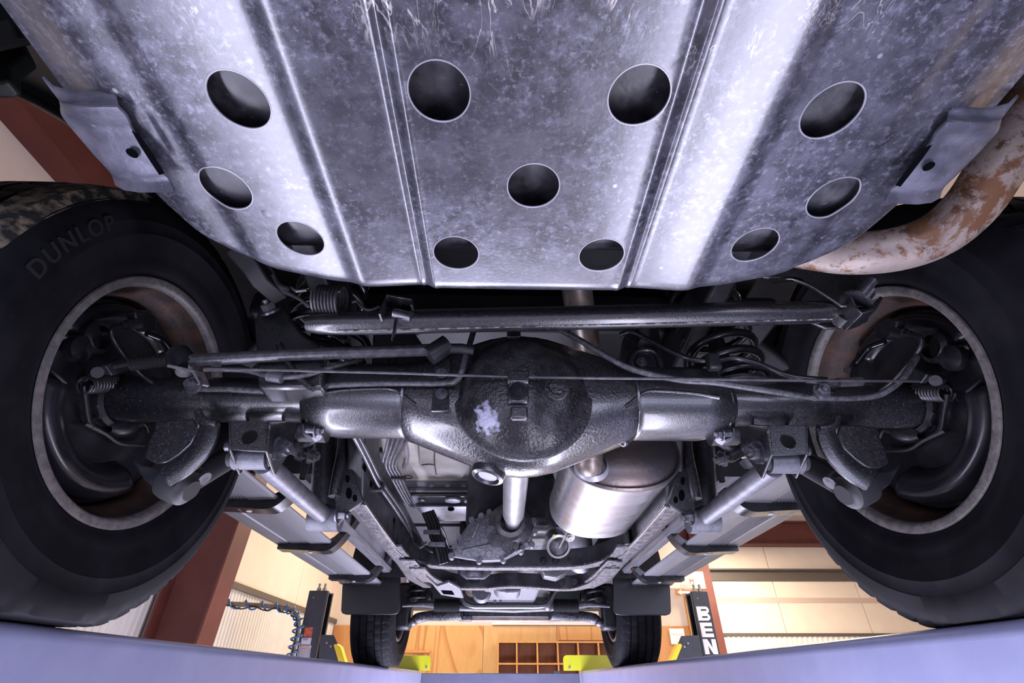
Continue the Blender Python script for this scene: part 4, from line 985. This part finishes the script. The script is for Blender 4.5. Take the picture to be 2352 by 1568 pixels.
MB().strip([at(396, 842, Y=.68), at(425, 848, Y=.68), at(455, 855, Y=.68), at(468, 885, Y=.685)], .024, .005, (.1, 1, .4)).build('cable_bracket', 'zinc_worn', c1, bevel=.001)
MB().cyl(at(408, 812, Y=.69), at(432, 846, Y=.69), .019, n=18).build('cable_collar', 'black_paint', c1)
MB().bolt(at(447, 884, Y=.68), (-.2, -1, -.3), .010).build('bolt', 'steel_bolt', c1)
MB().tube([at(u, v, Y=.645) for u, v in ((470, 846), (700, 851), (940, 857), (1190, 866))], .0022, 6).build('cable_rod', 'steel_dark', c1)
MB().tube([at(u, v, Y=.645) for u, v in ((1190, 866), (1500, 869), (1900, 874), (2110, 875))], .0022, 6).build('cable_rod', 'steel_dark', c1)
MB().cyl(at(1925, 878, Y=.66), at(1978, 876, Y=.66), .0075, n=14).build('cable_sleeve', 'steel_dark', c1)
MB().tube([at(u, v, Y=.665) for u, v in ((1930, 876), (1905, 880), (1878, 895), (1868, 915))], .006, 8, smooth=4).build('cable_yoke', 'steel_dark', c1)
MB().bolt(at(1886, 898, Y=.66), (0, -1, 0), .009).build('bolt', 'steel_bolt', c1)
MB().strip([at(1868, 900, Y=.70), at(1905, 905, Y=.70), at(1918, 890, Y=.70)], .02, .004, (0, 1, 0)).build('cable_bracket', 'undercoat', c1)
line('brake_line', [(440, 893, .73), (530, 894, .725), (610, 898, .722), (690, 892, .72), (730, 892, .72), (770, 884, .715), (900, 880, .712), (1020, 880, .70), (1050, 872, .69), (1062, 850, .685), (1070, 820, .69), (1085, 770, .71), (1092, 745, .72)], .0052)
line('brake_line', [(1270, 748, .70), (1330, 780, .70), (1400, 822, .70), (1460, 850, .70), (1560, 872, .70), (1640, 878, .695), (1740, 893, .695), (1870, 912, .70), (1990, 912, .70), (2035, 898, .69), (2075, 865, .68), (2105, 820, .68)], .0055)
line('brake_hose', [(1424, 768, .74), (1450, 762, .735), (1490, 780, .73), (1540, 805, .72), (1590, 825, .71), (1640, 828, .705), (1690, 822, .705), (1750, 838, .70), (1810, 862, .69), (1870, 870, .68), (1900, 872, .67)], .0045, 'black_gloss')
MB().box(at(1638, 832, Y=.70), (.022, .016, .03)).build('hose_clip', 'black_paint', car, bevel=.003)
line('vent_hose', [(860, 806, .80), (900, 785, .80), (940, 768, .79), (965, 755, .79)], .0095, 'vent_hose_m')
line('brake_hose', [(470, 848, .70), (560, 850, .70), (610, 862, .695), (640, 866, .69), (700, 862, .69), (770, 840, .71), (830, 825, .74)], .0045, 'cable')
MB().cyl(at(616, 863, Y=.688), at(648, 868, Y=.688), .009, n=12).build('hose_clip', 'link_grey', car)
line('fuel_hose', [(720, 780, .80), (760, 785, .80), (800, 800, .80), (830, 830, .80), (838, 850, .80)], .0085, 'black_gloss')
line('fuel_hose', [(800, 760, .78), (835, 780, .79), (848, 805, .80)], .0085, 'black_gloss')
# tension springs and hooks above the track bar
ts = empty('exhaust_hanger', (0, 0, 0), car)
MB().coil(at(728, 688, Y=.60), at(788, 692, Y=.60), .023, .0022, 8, 6, 16).build('hanger_spring', 'steel_dark', ts)
MB().tube([at(u, v, Y=.60) for u, v in ((640, 650), (655, 668), (690, 688), (725, 712))], .003, 8, smooth=4).build('hanger_rod', 'steel_dark', ts)
MB().strip([at(630, 640, Y=.60), at(645, 662, Y=.60), at(665, 670, Y=.60)], .02, .004, (0, 1, 0)).build('hanger_tab', 'steel_dark', ts)
MB().tube([at(u, v, Y=.60) for u, v in ((668, 660), (680, 668), (688, 668), (705, 666))], .0028, 8, smooth=4).build('hanger_hook', 'steel_bare', ts)
MB().tube([at(u, v, Y=.60) for u, v in ((808, 694), (820, 692), (832, 706), (850, 712), (872, 704))], .0028, 8, smooth=4).build('hanger_hook', 'steel_dark', ts)
MB().strip([at(876, 735, Y=.595), at(884, 712, Y=.595), at(892, 690, Y=.595), at(950, 700, Y=.595), at(948, 715, Y=.595)], .03, .004, (0, 1, 0)).build('hanger_bracket', 'undercoat', ts, bevel=.002)
MB().cyl(at(905, 718, Y=.595), at(945, 728, Y=.595), .008, n=8).build('bolt', 'steel_bolt', ts)
MB().prism([at(u, v, Y=.596) for u, v in ((908, 715), (918, 718), (910, 750), (898, 778))], (0, .01, 0)).build('hanger_tongue', 'undercoat', ts, bevel=.002)
# rear bar of the body beside the left wheel
MB().strip([at(560, 590, Y=.60), at(600, 635, Y=.62), at(622, 672, Y=.64)], .05, .03, (.4, 1, 0)).build('rail_bracket', 'underbody', car, bevel=.003)
surf('flap', (.012, .012, .013), None, rough=.4)
surf('sill_metal', (.26, .26, .28), (.16, .16, .18), 20, rough=.35, metal=.6, stretch=(6, .3, 1))
surf('flange_wet', (.03, .03, .036), (.12, .12, .135), 90, rough=.25, rough2=.4, metal=.2, spec=.8, bmp=.6, bscale=200, bdist=.002, dust=((.22, .13, .09), 60, .6, .7))
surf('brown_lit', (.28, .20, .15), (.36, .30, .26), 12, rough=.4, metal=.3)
# ---- body above the wheels
def arch(cy, r, a0, a1, n=18): return [(cy + r * cos(radians(a0 + (a1 - a0) * i / n)), AZ + .01 + r * sin(radians(a0 + (a1 - a0) * i / n))) for i in range(n + 1)]
body = empty('body_shell', (0, 0, 0), car)
outl = [(-.45, .58)] + [p for p in arch(AY, .525, 162, 28)] + [p for p in arch(FY, .50, 150, 15)] + [(4.35, .52), (4.40, 1.25), (-.50, 1.25)]
for s in (-1, 1):
    MB().prism([V((s * .875, y, z)) for y, z in outl], (s * .02, 0, 0)).build('body_side', 'dark_body', body, smooth=0)
    for cy, r in ((AY, .545), (FY, .52)):
        A = arch(cy, r, 175, 5, 24)
        MB().sheet([[V((s * .56, y, z)) for y, z in A], [V((s * .88, y, z)) for y, z in A]], (0, 0, .004)).build('wheel_well', 'underbody', body, smooth=60)
    MB().tube([V((s * .878, y, z)) for y, z in arch(AY, .525, 165, 15, 30)], .008, 8).build('arch_lip', 'black_plastic', body)
    MB().box((s * .72, 2.12, .745), (.30, 1.68, .16)).build('sill_box', 'dark_body', body, bevel=.02)
    MB().box((s * .60, 2.15, .565), (.15, 1.75, .012)).box((s * .655, 2.15, .535), (.008, 1.75, .05)).build('inner_sill', 'sill_metal', body, bevel=.003)
MB().box((0, .20, .80), (1.14, 1.5, .06)).build('floor_panel', 'underbody', body, bevel=.01)
MB().box((0, 2.55, .70), (1.2, 3.4, .06)).build('floor_panel', 'underbody', body, bevel=.01)
MB().box((0, 1.95, 1.28), (1.78, 4.9, .04)).build('light_block_slab', 'underbody', body, smooth=0)  # unseen slab added over the body to block the ceiling light
for k in range(6): MB().box((0, 1.15 + k * .5, .665), (1.1, .05, .02)).build('floor_bead', 'underbody', body, bevel=.006)
MB().box((0, -.35, .62), (1.7, .25, .30)).build('rear_bumper', 'dark_body', body, bevel=.04, seg=4)
MB().box((0, 4.30, .60), (1.72, .2, .3)).build('front_bumper', 'dark_body', body, bevel=.04, seg=4)
# pressed bracket beside the tank, rear left and right
for s in (-1, 1):
    P = [mir(at(u, v, Y=.30), s) for u, v in ((-40, 60), (20, 40), (60, 120), (20, 150), (22, 182), (0, 188), (-60, 190))]
    MB().prism(P, (0, .02, 0)).build('bumper_bracket', 'dark_body', body, bevel=.004)

# ---- frame
fr = empty('frame', (0, 0, 0), car); ZR = .31
for s in (-1, 1):
    side = [(1.09, ZR), (1.72, ZR), (1.95, .30), (2.35, .33), (2.35, .44), (1.72, .45), (1.16, .46), (.98, .63), (.10, .68), (.10, .59), (.94, .55)]
    MB().prism([V((s * .335, y, z)) for y, z in side], (s * .04, 0, 0)).build('frame_rail', 'black_paint', fr, bevel=.006)
    # wet-looking lower flange of the rail
    MB().prism([mir(at(u, v, Z=ZR - .002), s) for u, v in ((808, 1162), (836, 1155), (912, 1262), (940, 1286), (905, 1280))], (0, 0, -.004)).build('rail_flange', 'flange_wet', fr, bevel=.0015)
    MB().tube([mir(at(u, v, Z=ZR - .003), s) for u, v in ((838, 1156), (874, 1208), (910, 1256))], .004, 8).build('flange_bead', 'undercoat_thick', fr)
    for k, (u, v) in enumerate(((838, 1075), (852, 1112), (905, 1195))):
        p = mir(at(u, v, X=-.335 + .0), s); MB().box(p, (.002, .02, .012)).build('rail_slot', 'void_black', fr)
    # forward arm with slotted end, and its outer flange
    MB().strip([mir(at(u, v, Z=ZR - .01), s) for u, v in ((935, 1285), (965, 1318), (985, 1335))], .05, .006, (1, .3, 0)).build('rail_tongue', 'flange_wet', fr, bevel=.002)
def cross(pts, Z, name, hgt, dep, mat='black_paint'):
    P = catmull([at(u, v, Z=Z) for u, v in pts], 6); o = MB().strip([p + V((0, 0, hgt / 2)) for p in P], hgt, .012, (0, 0, 1)).build(name, mat, fr, smooth=40)
    MB().strip([p + V((0, dep / 2, 0)) for p in P], .006, dep, (0, 0, 1)).build('member_flange', 'flange_wet', fr, smooth=40); return o
cross(((898, 1248), (915, 1268), (945, 1286), (1000, 1297), (1100, 1301), (1176, 1301), (1260, 1301), (1340, 1297), (1395, 1285), (1425, 1268), (1442, 1248)), ZR, 'cross_member', .052, .05)
for u in (1024, 1055, 1087, 1248, 1276, 1308): MB().bolt(at(u, 1287, Y=1.735), (0, -1, 0), .008).build('bolt', 'black_gloss', fr)
cross(((955, 1300), (985, 1325), (1040, 1346), (1110, 1349), (1170, 1345), (1230, 1347), (1290, 1351), (1330, 1348), (1375, 1332), (1410, 1300)), .295, 'cross_member', .045, .05)
for u in (1045, 1292, 1320): MB().bolt(at(u, 1336, Y=2.03), (0, -1, 0), .008).build('bolt', 'black_gloss', fr)
# slotted bracket, front left of the members
P = [at(u, v, Z=.285) for u, v in ((978, 1325), (1004, 1346), (1030, 1338), (1058, 1352), (1065, 1374), (1048, 1372), (1012, 1366))]
MB().prism(P, (0, 0, .012)).build('tow_bracket', 'link_grey', fr, bevel=.004)
MB().prism([at(u, v, Z=.2835) for u, v in ((1013, 1356), (1038, 1357), (1044, 1366), (1018, 1364))], (0, 0, .001)).build('bracket_slot', 'void_black', fr, smooth=0)

# ---- muffler
def loftY(mb, st, n=48, sq=2.3, caps=True):
    P = []
    for y, cx, cz, rx, rz in st:
        for k in range(n):
            t = 2 * pi * k / n; c, s_ = cos(t), sin(t)
            P.append(V((cx + rx * math.copysign(abs(c) ** (2 / sq), c), y, cz + rz * math.copysign(abs(s_) ** (2 / sq), s_))))
    m = len(st); F = [(i * n + k, i * n + (k + 1) % n, (i + 1) * n + (k + 1) % n, (i + 1) * n + k) for i in range(m - 1) for k in range(n)]
    if caps: F += [tuple(range(n))[::-1], tuple(range((m - 1) * n, m * n))]
    return mb.add(P, F)
mu = empty('muffler', (0, 0, 0), car); mx, mz = .232, .412
loftY(MB(), [(1.005, mx, mz, .125, .088), (1.395, mx, mz, .125, .088)], caps=False).build('muffler_body', 'muffler', mu)
loftY(MB(), [(1.008, mx, mz, .1255, .0885), (1.000, mx, mz, .1265, .0895), (.996, mx, mz, .122, .085), (1.002, mx, mz, .118, .081), (.992, mx, mz, .105, .070), (.984, mx, mz, .07, .045), (.982, mx, mz, .02, .014)]).build('end_cap', 'muffler_cap', mu, smooth=50)
loftY(MB(), [(1.392, mx, mz, .1255, .0885), (1.400, mx, mz, .128, .091), (1.406, mx, mz, .125, .088), (1.402, mx, mz, .11, .075), (1.41, mx, mz, .02, .01)]).build('end_cap', 'muffler', mu, smooth=50)
p = at(1358, 1072, Y=.985); MB().lathe([(0, .037), (-.006, .036), (-.012, .031)], p, (0, 1, -.25), 24).build('inlet_collar', 'pan_silver', mu)
# front exhaust joint beyond the muffler
MB().tube([at(1318, 1190, Y=1.80), at(1328, 1240, Y=1.85), at(1334, 1290, Y=1.95)], .05, 18).build('front_pipe', 'pan_silver', mu)
p = at(1282, 1252, Y=1.52); MB().lathe([(-.05, .03), (-.006, .03), (0, .036), (.008, .036), (.010, .029)], p, (.1, -.8, -.6), 24).build('pipe_flange', 'muffler', mu)
MB().lathe([(0, .029), (-.006, .02), (-.008, 0)], p, (.1, -.8, -.6), 24).build('pipe_bore', 'steel_dark', mu)
MB().tube([at(1284, 1258, Y=1.51), at(1300, 1226, Y=1.50)], .005, 8).build('flange_stud', 'zinc', mu)
p = at(1308, 1231, Y=1.50); MB().bolt(p, (0, -.8, -.6), .011).build('flange_nut', 'zinc', mu)
p = at(1273, 1230, Y=1.50); MB().cyl(p, p + V((0, -.006, -.004)), .006, n=12).build('flange_plug', 'thread_green', mu)

# ---- drive shaft and transfer case
ds = empty('drive_shaft', (0, 0, 0), car)
a, b = V((.002, .965, AZ - .008)), at(1178, 1200, Z=.395)
MB().tube([a.lerp(b, t) for t in (.12, .16, .84, .90, .96)], [.026, .031, .031, .026, .022], 26).build('shaft_tube', 'shaft_silver', ds)
MB().lathe([(0, .052), (.014, .052), (.016, .036), (.035, .034), (.05, .024), (.06, .022)], a, b - a, 28).build('pinion_flange', 'steel_bare', ds)
MB().lathe([(0, .020), (.02, .024), (.05, .026)], b + (a - b).normalized() * .05, b - a, 20).build('universal_joint', 'steel_bare', ds)
tc = empty('transfer_case', (0, 0, 0), car); YT = b.y + .03
out_ = ((1083, 1194), (1105, 1184), (1124, 1176), (1150, 1172), (1203, 1180), (1226, 1196), (1229, 1219), (1216, 1239), (1222, 1250), (1197, 1264), (1156, 1284), (1100, 1286), (1036, 1276), (1044, 1250), (1054, 1233))
P = [at(u, v, Y=YT) for u, v in out_]; c_ = sum(P, V()) / len(P)
rows = [[c_.lerp(p, .12) + V((0, -.012, 0)) for p in P], [c_.lerp(p, .6) + V((0, -.010, 0)) for p in P], [c_.lerp(p, .9) for p in P], [p + V((0, .004, 0)) for p in P], [p + V((0, .02, 0)) for p in P], [c_.lerp(p, .9) + V((0, .03, 0)) for p in P], [c_.lerp(p, .8) + V((0, .25, .02)) for p in P]]
k = MB().sheet([r + [r[0]] for r in rows]); k.f.append(tuple(range(len(P)))); k.build('case_housing', 'cast_alloy', tc, smooth=30)
for i, p in enumerate(P): MB().cyl(p + V((0, -.004, 0)), p + V((0, .024, 0)), .009, n=12).build('case_lug', 'cast_alloy', tc)
MB().lathe([(.0, .070), (-.012, .066), (-.02, .05), (-.045, .046), (-.05, .034), (-.045, .03)], at(1172, 1206, Y=YT), (0, 1, 0), 36).build('output_ring', 'steel_dark', tc)
for (u, v), r, mt in (((1140, 1236), .026, 'steel_dark'), ((1128, 1219), .014, 'cast_alloy'), ((1166, 1253), .018, 'steel_dark'), ((1185, 1255), .009, 'steel_dark'), ((1200, 1258), .007, 'steel_bolt')):
    p = at(u, v, Y=YT - .012); MB().cyl(p + V((0, .01, 0)), p + V((0, -.008, 0)), r, n=20).cyl(p + V((0, -.008, 0)), p + V((0, -.012, 0)), r * .4, n=6).build('case_plug', mt, tc)
p = at(1122, 1271, Y=YT - .010); MB().cyl(p, p + V((0, -.004, 0)), .007, n=16).build('drain_plug', 'zinc', tc)
for (u0, v0, u1, v1) in ((1150, 1200, 1120, 1240), (1100, 1200, 1085, 1235), (1150, 1245, 1060, 1265), (1205, 1225, 1180, 1240), (1130, 1250, 1105, 1262)):
    MB().bar(at(u0, v0, Y=YT - .012), at(u1, v1, Y=YT - .006), .008, .012, (0, 1, 0)).build('case_rib', 'cast_alloy', tc, bevel=.003)
for k_ in range(4): MB().bar(at(1158 + k_ * 9, 1284 - k_ * 4, Y=YT - .004), at(1186 + k_ * 7, 1266 - k_ * 3, Y=YT - .012), .005, .012, (0, 1, 0)).build('cooling_fin', 'steel_bare', tc, bevel=.001)
# gearbox, engine and sump further ahead
MB().box((.0, 2.05, .50), (.30, .9, .22)).build('gearbox', 'black_paint', car, bevel=.04, seg=3)
MB().box((.0, 2.95, .56), (.50, .75, .30)).build('engine_block', 'black_paint', car, bevel=.04, seg=3)
MB().box((.02, 2.95, .405), (.30, .5, .06)).build('oil_pan', 'cast_alloy', car, bevel=.02, seg=3)

# ---- cream floor panel with beads, left of the shaft
fp = empty('floor_heat_panel', (0, 0, 0), car)
rows = []
rws = [(985, .60, 872, 1130), (1040, .60, 880, 1128), (1070, .60, 892, 1126), (1096, .60, 908, 1124), (1103, .597, 912, 1124), (1107, .585, 914, 1122), (1120, .578, 922, 1120), (1124, .566, 926, 1122), (1134, .562, 932, 1120), (1139, .54, 934, 1118), (1160, .525, 944, 1112), (1163, .51, 948, 1108), (1176, .50, 960, 1098), (1196, .51, 985, 1085)]
for v, Z, u0, u1 in rws:
    r = []
    for i in range(25):
        t = i / 24; u = u0 + (u1 - u0) * t; edge = min(t, 1 - t); z = Z + .03 * max(0, 1 - edge / .05) ** 2
        r.append(at(u, v, Z=z))
    rows.append(r)
MB().sheet(rows[:6], (0, 0, .004)).build('panel_upper', 'floor_cream', fp, smooth=50)
MB().sheet(rows[5:], (0, 0, .004)).build('panel_lower', 'pan_silver', fp, smooth=50)
for v, z in ((1101, .597), (1127, .566)): MB().tube([at(915 + i * 33, v, Z=z) for i in range(7)], .006, 8).build('sealer_bead', 'floor_cream', fp)
for u in (990, 1028, 1066): MB().ball(at(u, 1116, Z=.580), .013, 12, (1.0, .8, .45)).build('panel_dimple', 'pan_silver', fp)
MB().lathe([(0, .016), (.002, .018), (.004, .015)], at(937, 1094, Z=.597), (0, 0, -1), 20).build('drain_plug', 'steel_dark', fp)
MB().tube([at(u, v, Z=.596) for u, v in ((930, 1010), (935, 1050), (928, 1075))], .006, 8, smooth=4).build('panel_crease', 'pan_silver', fp)
MB().prism([at(u, v, Z=.596) for u, v in ((962, 1020), (1010, 1010), (1060, 1025), (1085, 1060), (1060, 1098), (1002, 1092), (964, 1070))], (0, 0, -.004)).build('sound_pad', 'floor_cream', fp, bevel=.002)
MB().tube([at(u, v, Z=.590) for u, v in ((999, 1024), (998, 1060), (1002, 1090))], .0022, 6, smooth=3).build('pad_joint', 'strip_dark', fp)
MB().tube([at(u, v, Z=.590) for u, v in ((968, 1068), (985, 1066), (998, 1067))], .0018, 6).build('pad_joint', 'strip_dark', fp)
for u, v, r, mt in ((1040, 1148, .03, 'pan_silver'), (1078, 1150, .02, 'pan_silver'), (1036, 1168, .012, 'void_black'), (968, 1146, .014, 'steel_dark')):
    MB().lathe([(0, r), (.005, r * .9), (.007, r * .5), (.007, 0)], at(u, v, Z=.526 if v < 1160 else .506), (0, 0, -1), 20).build('panel_boss', mt, fp)

# ---- fuel and brake pipes along the left rail
pl = empty('pipe_bundle', (0, 0, 0), car)
for k in range(5):
    d = k * 7.5
    MB().tube([at(u, v, Z=z) for u, v, z in ((896 + d * 1.7, 990, .585), (888 + d * 1.3, 1025, .58), (879 + d, 1066, .565), (892 + d, 1095, .555), (918 + d * .85, 1140, .54), (933 + d * .8, 1158, .53), (962 + d * .9, 1166 + d * .3, .515), (983 + d * .6, 1180 + d * .6, .50), (1000 + d * .7, 1225, .48), (1018 + d * .6, 1290, .46))], .0048, 8, smooth=5).build('fuel_pipe', 'pipe_steel', pl)
for (u, v, z) in ((905, 1098, .553), (985, 1205, .49), (1000, 1240, .47)): MB().box(at(u + 10, v, Z=z - .004), (.05, .016, .012)).build('pipe_clip', 'black_plastic', pl, bevel=.002)
for k in range(2):
    d = k * 9
    MB().tube([at(u + d, v - d * .3, X=-.325) for u, v in ((812, 1000), (838, 1050), (862, 1100), (874, 1120), (902, 1160), (920, 1188))] + [at(u + d * .5, v, Z=.40) for u, v in ((938, 1218), (942, 1240), (962, 1252))], .0046, 8, smooth=5).build('brake_pipe', 'pipe_steel', pl)
MB().box(at(872, 1118, X=-.327), (.02, .02, .02)).build('pipe_clip', 'black_plastic', pl, bevel=.002)
MB().tube([at(u, v, Y=1.62) for u, v in ((945, 1236), (950, 1248), (965, 1256), (980, 1245))], .004, 8, smooth=4).build('wire_loop', 'black_plastic', pl)
for k in range(4):
    MB().tube([at(u + k * 7, v - k * 2, Y=1.7 + .01 * k) for u, v in ((972, 1178), (984, 1205), (990, 1232), (1004, 1262), (1012, 1296))], .0062, 8, smooth=4).build('harness_cable', 'black_plastic', pl)
for u, v in ((992, 1222), (1004, 1250)): MB().box(at(u, v, Y=1.685), (.055, .012, .014)).build('harness_clip', 'pipe_steel', pl, bevel=.002)
for k in range(3):
    MB().tube([at(u + k * 5, v + k * 3, Y=1.68) for u, v in ((930, 1205), (952, 1228), (958, 1250), (985, 1262))], .004, 8, smooth=4).build('wire_loop', 'black_gloss', pl)

# ---- running boards
def board(s):
    rb = empty('running_board', (0, 0, 0), car); y0, y1 = 1.14, 3.04
    def ext(prof, name, mat, ya=y0, yb=y1):
        MB().sheet([[V((s * x, ya, z)) for x, z in prof], [V((s * x, yb, z)) for x, z in prof]], (0, 0, .004)).build(name, mat, rb, smooth=25)
    ext([(.945, .480), (.945, .455), (.935, .448), (.885, .450), (.880, .456)], 'outer_rail', 'aluminium')
    rib = [(.880, .456)]
    for i in range(7):
        x = .875 - i * .0105; rib += [(x, .457), (x - .002, .449), (x - .005, .449), (x - .007, .457)]
    ext(rib + [(.802, .456)], 'ribbed_tread', 'aluminium')
    ext([(.802, .456), (.800, .449), (.792, .447), (.716, .449), (.712, .456)], 'inner_rail', 'aluminium')
    ext([(.700, .500), (.690, .492), (.655, .494), (.645, .51)], 'body_trim', 'sill_metal')
    for yy in (y0, y1):
        MB().prism([V((s * x, yy, z)) for x, z in ((.948, .484), (.948, .45), (.93, .444), (.72, .44), (.702, .46), (.702, .484))], (0, .02 if yy == y1 else -.02, 0)).build('end_cap', 'black_plastic', rb, bevel=.004)
    for yb_ in (1.52, 2.10, 2.80):
        P = catmull([V((s * x, yb_, z)) for x, z in ((.925, .432), (.86, .430), (.80, .427), (.745, .424), (.715, .432), (.685, .462), (.655, .510), (.62, .57), (.58, .60))], 4)
        o = MB().strip(P, .060, .007, (0, 1, 0)).build('step_bracket', 'black_gloss', rb, smooth=50, bevel=.001)
        for side in (-1, 1):
            MB().strip([p + V((0, side * .028, .018)) for p in P], .042, .005, (0, 0, 1)).build('bracket_flange', 'black_gloss', rb, smooth=50)
        p = V((s * .80, yb_, .4235)); MB().cyl(p, p + V((0, 0, -.003)), .008, n=14).build('bracket_rivet', 'paper', rb)
        MB().box((s * .83, yb_, .4255), (.004, .022, .002)).build('bracket_mark', 'zinc', rb)
for s in (-1, 1): board(s)

# ---- mud flaps and front suspension
for s in (-1, 1):
    L = lambda u, v, Y: mir(at(u, v, Y=Y), s)
    cs = [(783, 1402), (786, 1345), (795, 1322), (915, 1322), (920, 1330), (918, 1400), (912, 1409), (900, 1411), (795, 1411), (786, 1408)]
    k = MB().prism([L(u, v, 3.05) for u, v in cs], (0, .012, 0)); k.build('mud_flap', 'flap', car, bevel=.004)
fs = empty('front_suspension', (0, 0, 0), car); YS = 3.30
for s in (-1, 1):
    L = lambda u, v, Y=YS: mir(at(u, v, Y=Y), s)
    bp = []; rr = []
    for i in range(34):
        t = i / 33; bp.append(L(998 + 58 * t, 1389 + 0 * t)); rr.append(.030 + .009 * (i % 2))
    MB().tube(bp, rr, 18).build('rack_boot', 'rubber_part', fs, smooth=20)
    MB().tube([L(925, 1390), L(950, 1388), L(975, 1386), L(1000, 1388)], [.010, .012, .018, .022], 14).build('tie_rod', 'steel_dark', fs)
    MB().tube([L(945, 1432, 3.46), L(958, 1420, 3.46), L(985, 1414, 3.44), L(1020, 1413, 3.40), L(1062, 1408, 3.36)], [.02, .03, .028, .03, .035], 14, smooth=4).build('lower_arm', 'flange_wet', fs)
    MB().ball(L(948, 1428, 3.46), .032, 14, (1, 1, .8)).build('ball_joint', 'steel_dark', fs)
    MB().box(L(930, 1392, 3.5), (.10, .12, .26)).build('steering_knuckle', 'black_paint', fs, bevel=.02)
    MB().lathe([(0, .045), (.03, .06), (.05, .045), (.07, .058), (.09, .042), (.11, .05), (.13, .03)], L(945, 1368, 3.48), (-s, 0, 0), 20).build('axle_boot', 'rubber_part', fs, smooth=25)
    MB().coil(L(955, 1395, 3.47), L(962, 1330, 3.47), .06, .010, 4, 8, 18).build('front_spring', 'black_paint', fs)
    MB().cyl(L(955, 1395, 3.47), L(962, 1320, 3.47), .028, n=16).build('front_strut', 'black_paint', fs)
MB().tube([at(u, v, Y=3.15) for u, v in ((1060, 1362), (1068, 1382), (1085, 1390), (1110, 1391), (1180, 1391), (1245, 1390), (1262, 1380), (1272, 1362), (1284, 1345))], .016, 12, smooth=5).build('stabilizer_bar', 'undercoat', fs)
MB().tube([at(1055, 1392, Y=YS), at(1180, 1396, Y=YS), at(1272, 1392, Y=YS)], .026, 16).build('steering_rack', 'black_paint', fs)
MB().ball(at(1258, 1388, Y=3.22), .035, 14).build('rack_pinion', 'steel_dark', fs)
MB().tube([at(u, v, Y=3.1) for u, v in ((1135, 1384), (1142, 1370), (1155, 1366), (1208, 1365), (1216, 1355), (1222, 1345))], .006, 8, smooth=4).build('steering_pipe', 'pipe_steel', fs)
MB().tube([at(u, v, Y=3.1) for u, v in ((1150, 1382), (1155, 1374), (1210, 1370), (1220, 1362), (1228, 1350), (1250, 1348), (1262, 1362))], .006, 8, smooth=4).build('steering_pipe', 'pipe_steel', fs)
a, b = at(1056, 1424, Y=3.42), at(1288, 1424, Y=3.42)
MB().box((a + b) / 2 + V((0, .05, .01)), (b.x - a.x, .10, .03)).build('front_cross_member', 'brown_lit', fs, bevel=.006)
MB().box((a + b) / 2 + V((0, .0, .045)), (b.x - a.x, .05, .06)).build('front_cross_member', 'black_paint', fs, bevel=.006)
for u in (1080, 1100, 1130, 1155, 1185, 1215, 1235): MB().bolt(at(u, 1406, Y=3.38), (0, -1, 0), .014).build('bolt', 'black_gloss', fs)
for u0, u1 in ((1056, 1082), (1262, 1288)): MB().box((at(u0, 1420, Y=3.40) + at(u1, 1420, Y=3.40)) / 2, (.08, .06, .025)).build('arm_mount', 'flange_wet', fs, bevel=.004)
# things seen between the two frame members
MB().lathe([(0, .03), (.01, .036), (.02, .035), (.03, .025)], at(1090, 1312, Y=2.0), (0, -.3, -1), 24).build('gearbox_mount', 'link_grey', fr)
MB().prism([at(u, v, Y=1.98) for u, v in ((1052, 1302), (1132, 1302), (1126, 1318), (1112, 1328), (1070, 1328), (1056, 1318))], (0, .02, 0)).build('mount_bracket', 'link_grey', fr, bevel=.004)
k = MB().prism([at(u, v, Y=1.98) for u, v in ((1238, 1300), (1312, 1300), (1300, 1318), (1280, 1327), (1250, 1322))], (0, .08, 0)); k.build('exhaust_shield', 'heat_shield', fr, bevel=.004)
MB().prism([at(u, v, Y=2.3) for u, v in ((1132, 1345), (1200, 1345), (1192, 1360), (1165, 1362), (1142, 1358))], (0, .2, 0)).build('sump_plate', 'cast_alloy', fr, bevel=.01)
MB().lathe([(0, .0), (0, .04), (.02, .05), (.05, .05)], at(1106, 1358, Y=2.8), (0, 1, 0), 20).build('starter_motor', 'cast_alloy', car)
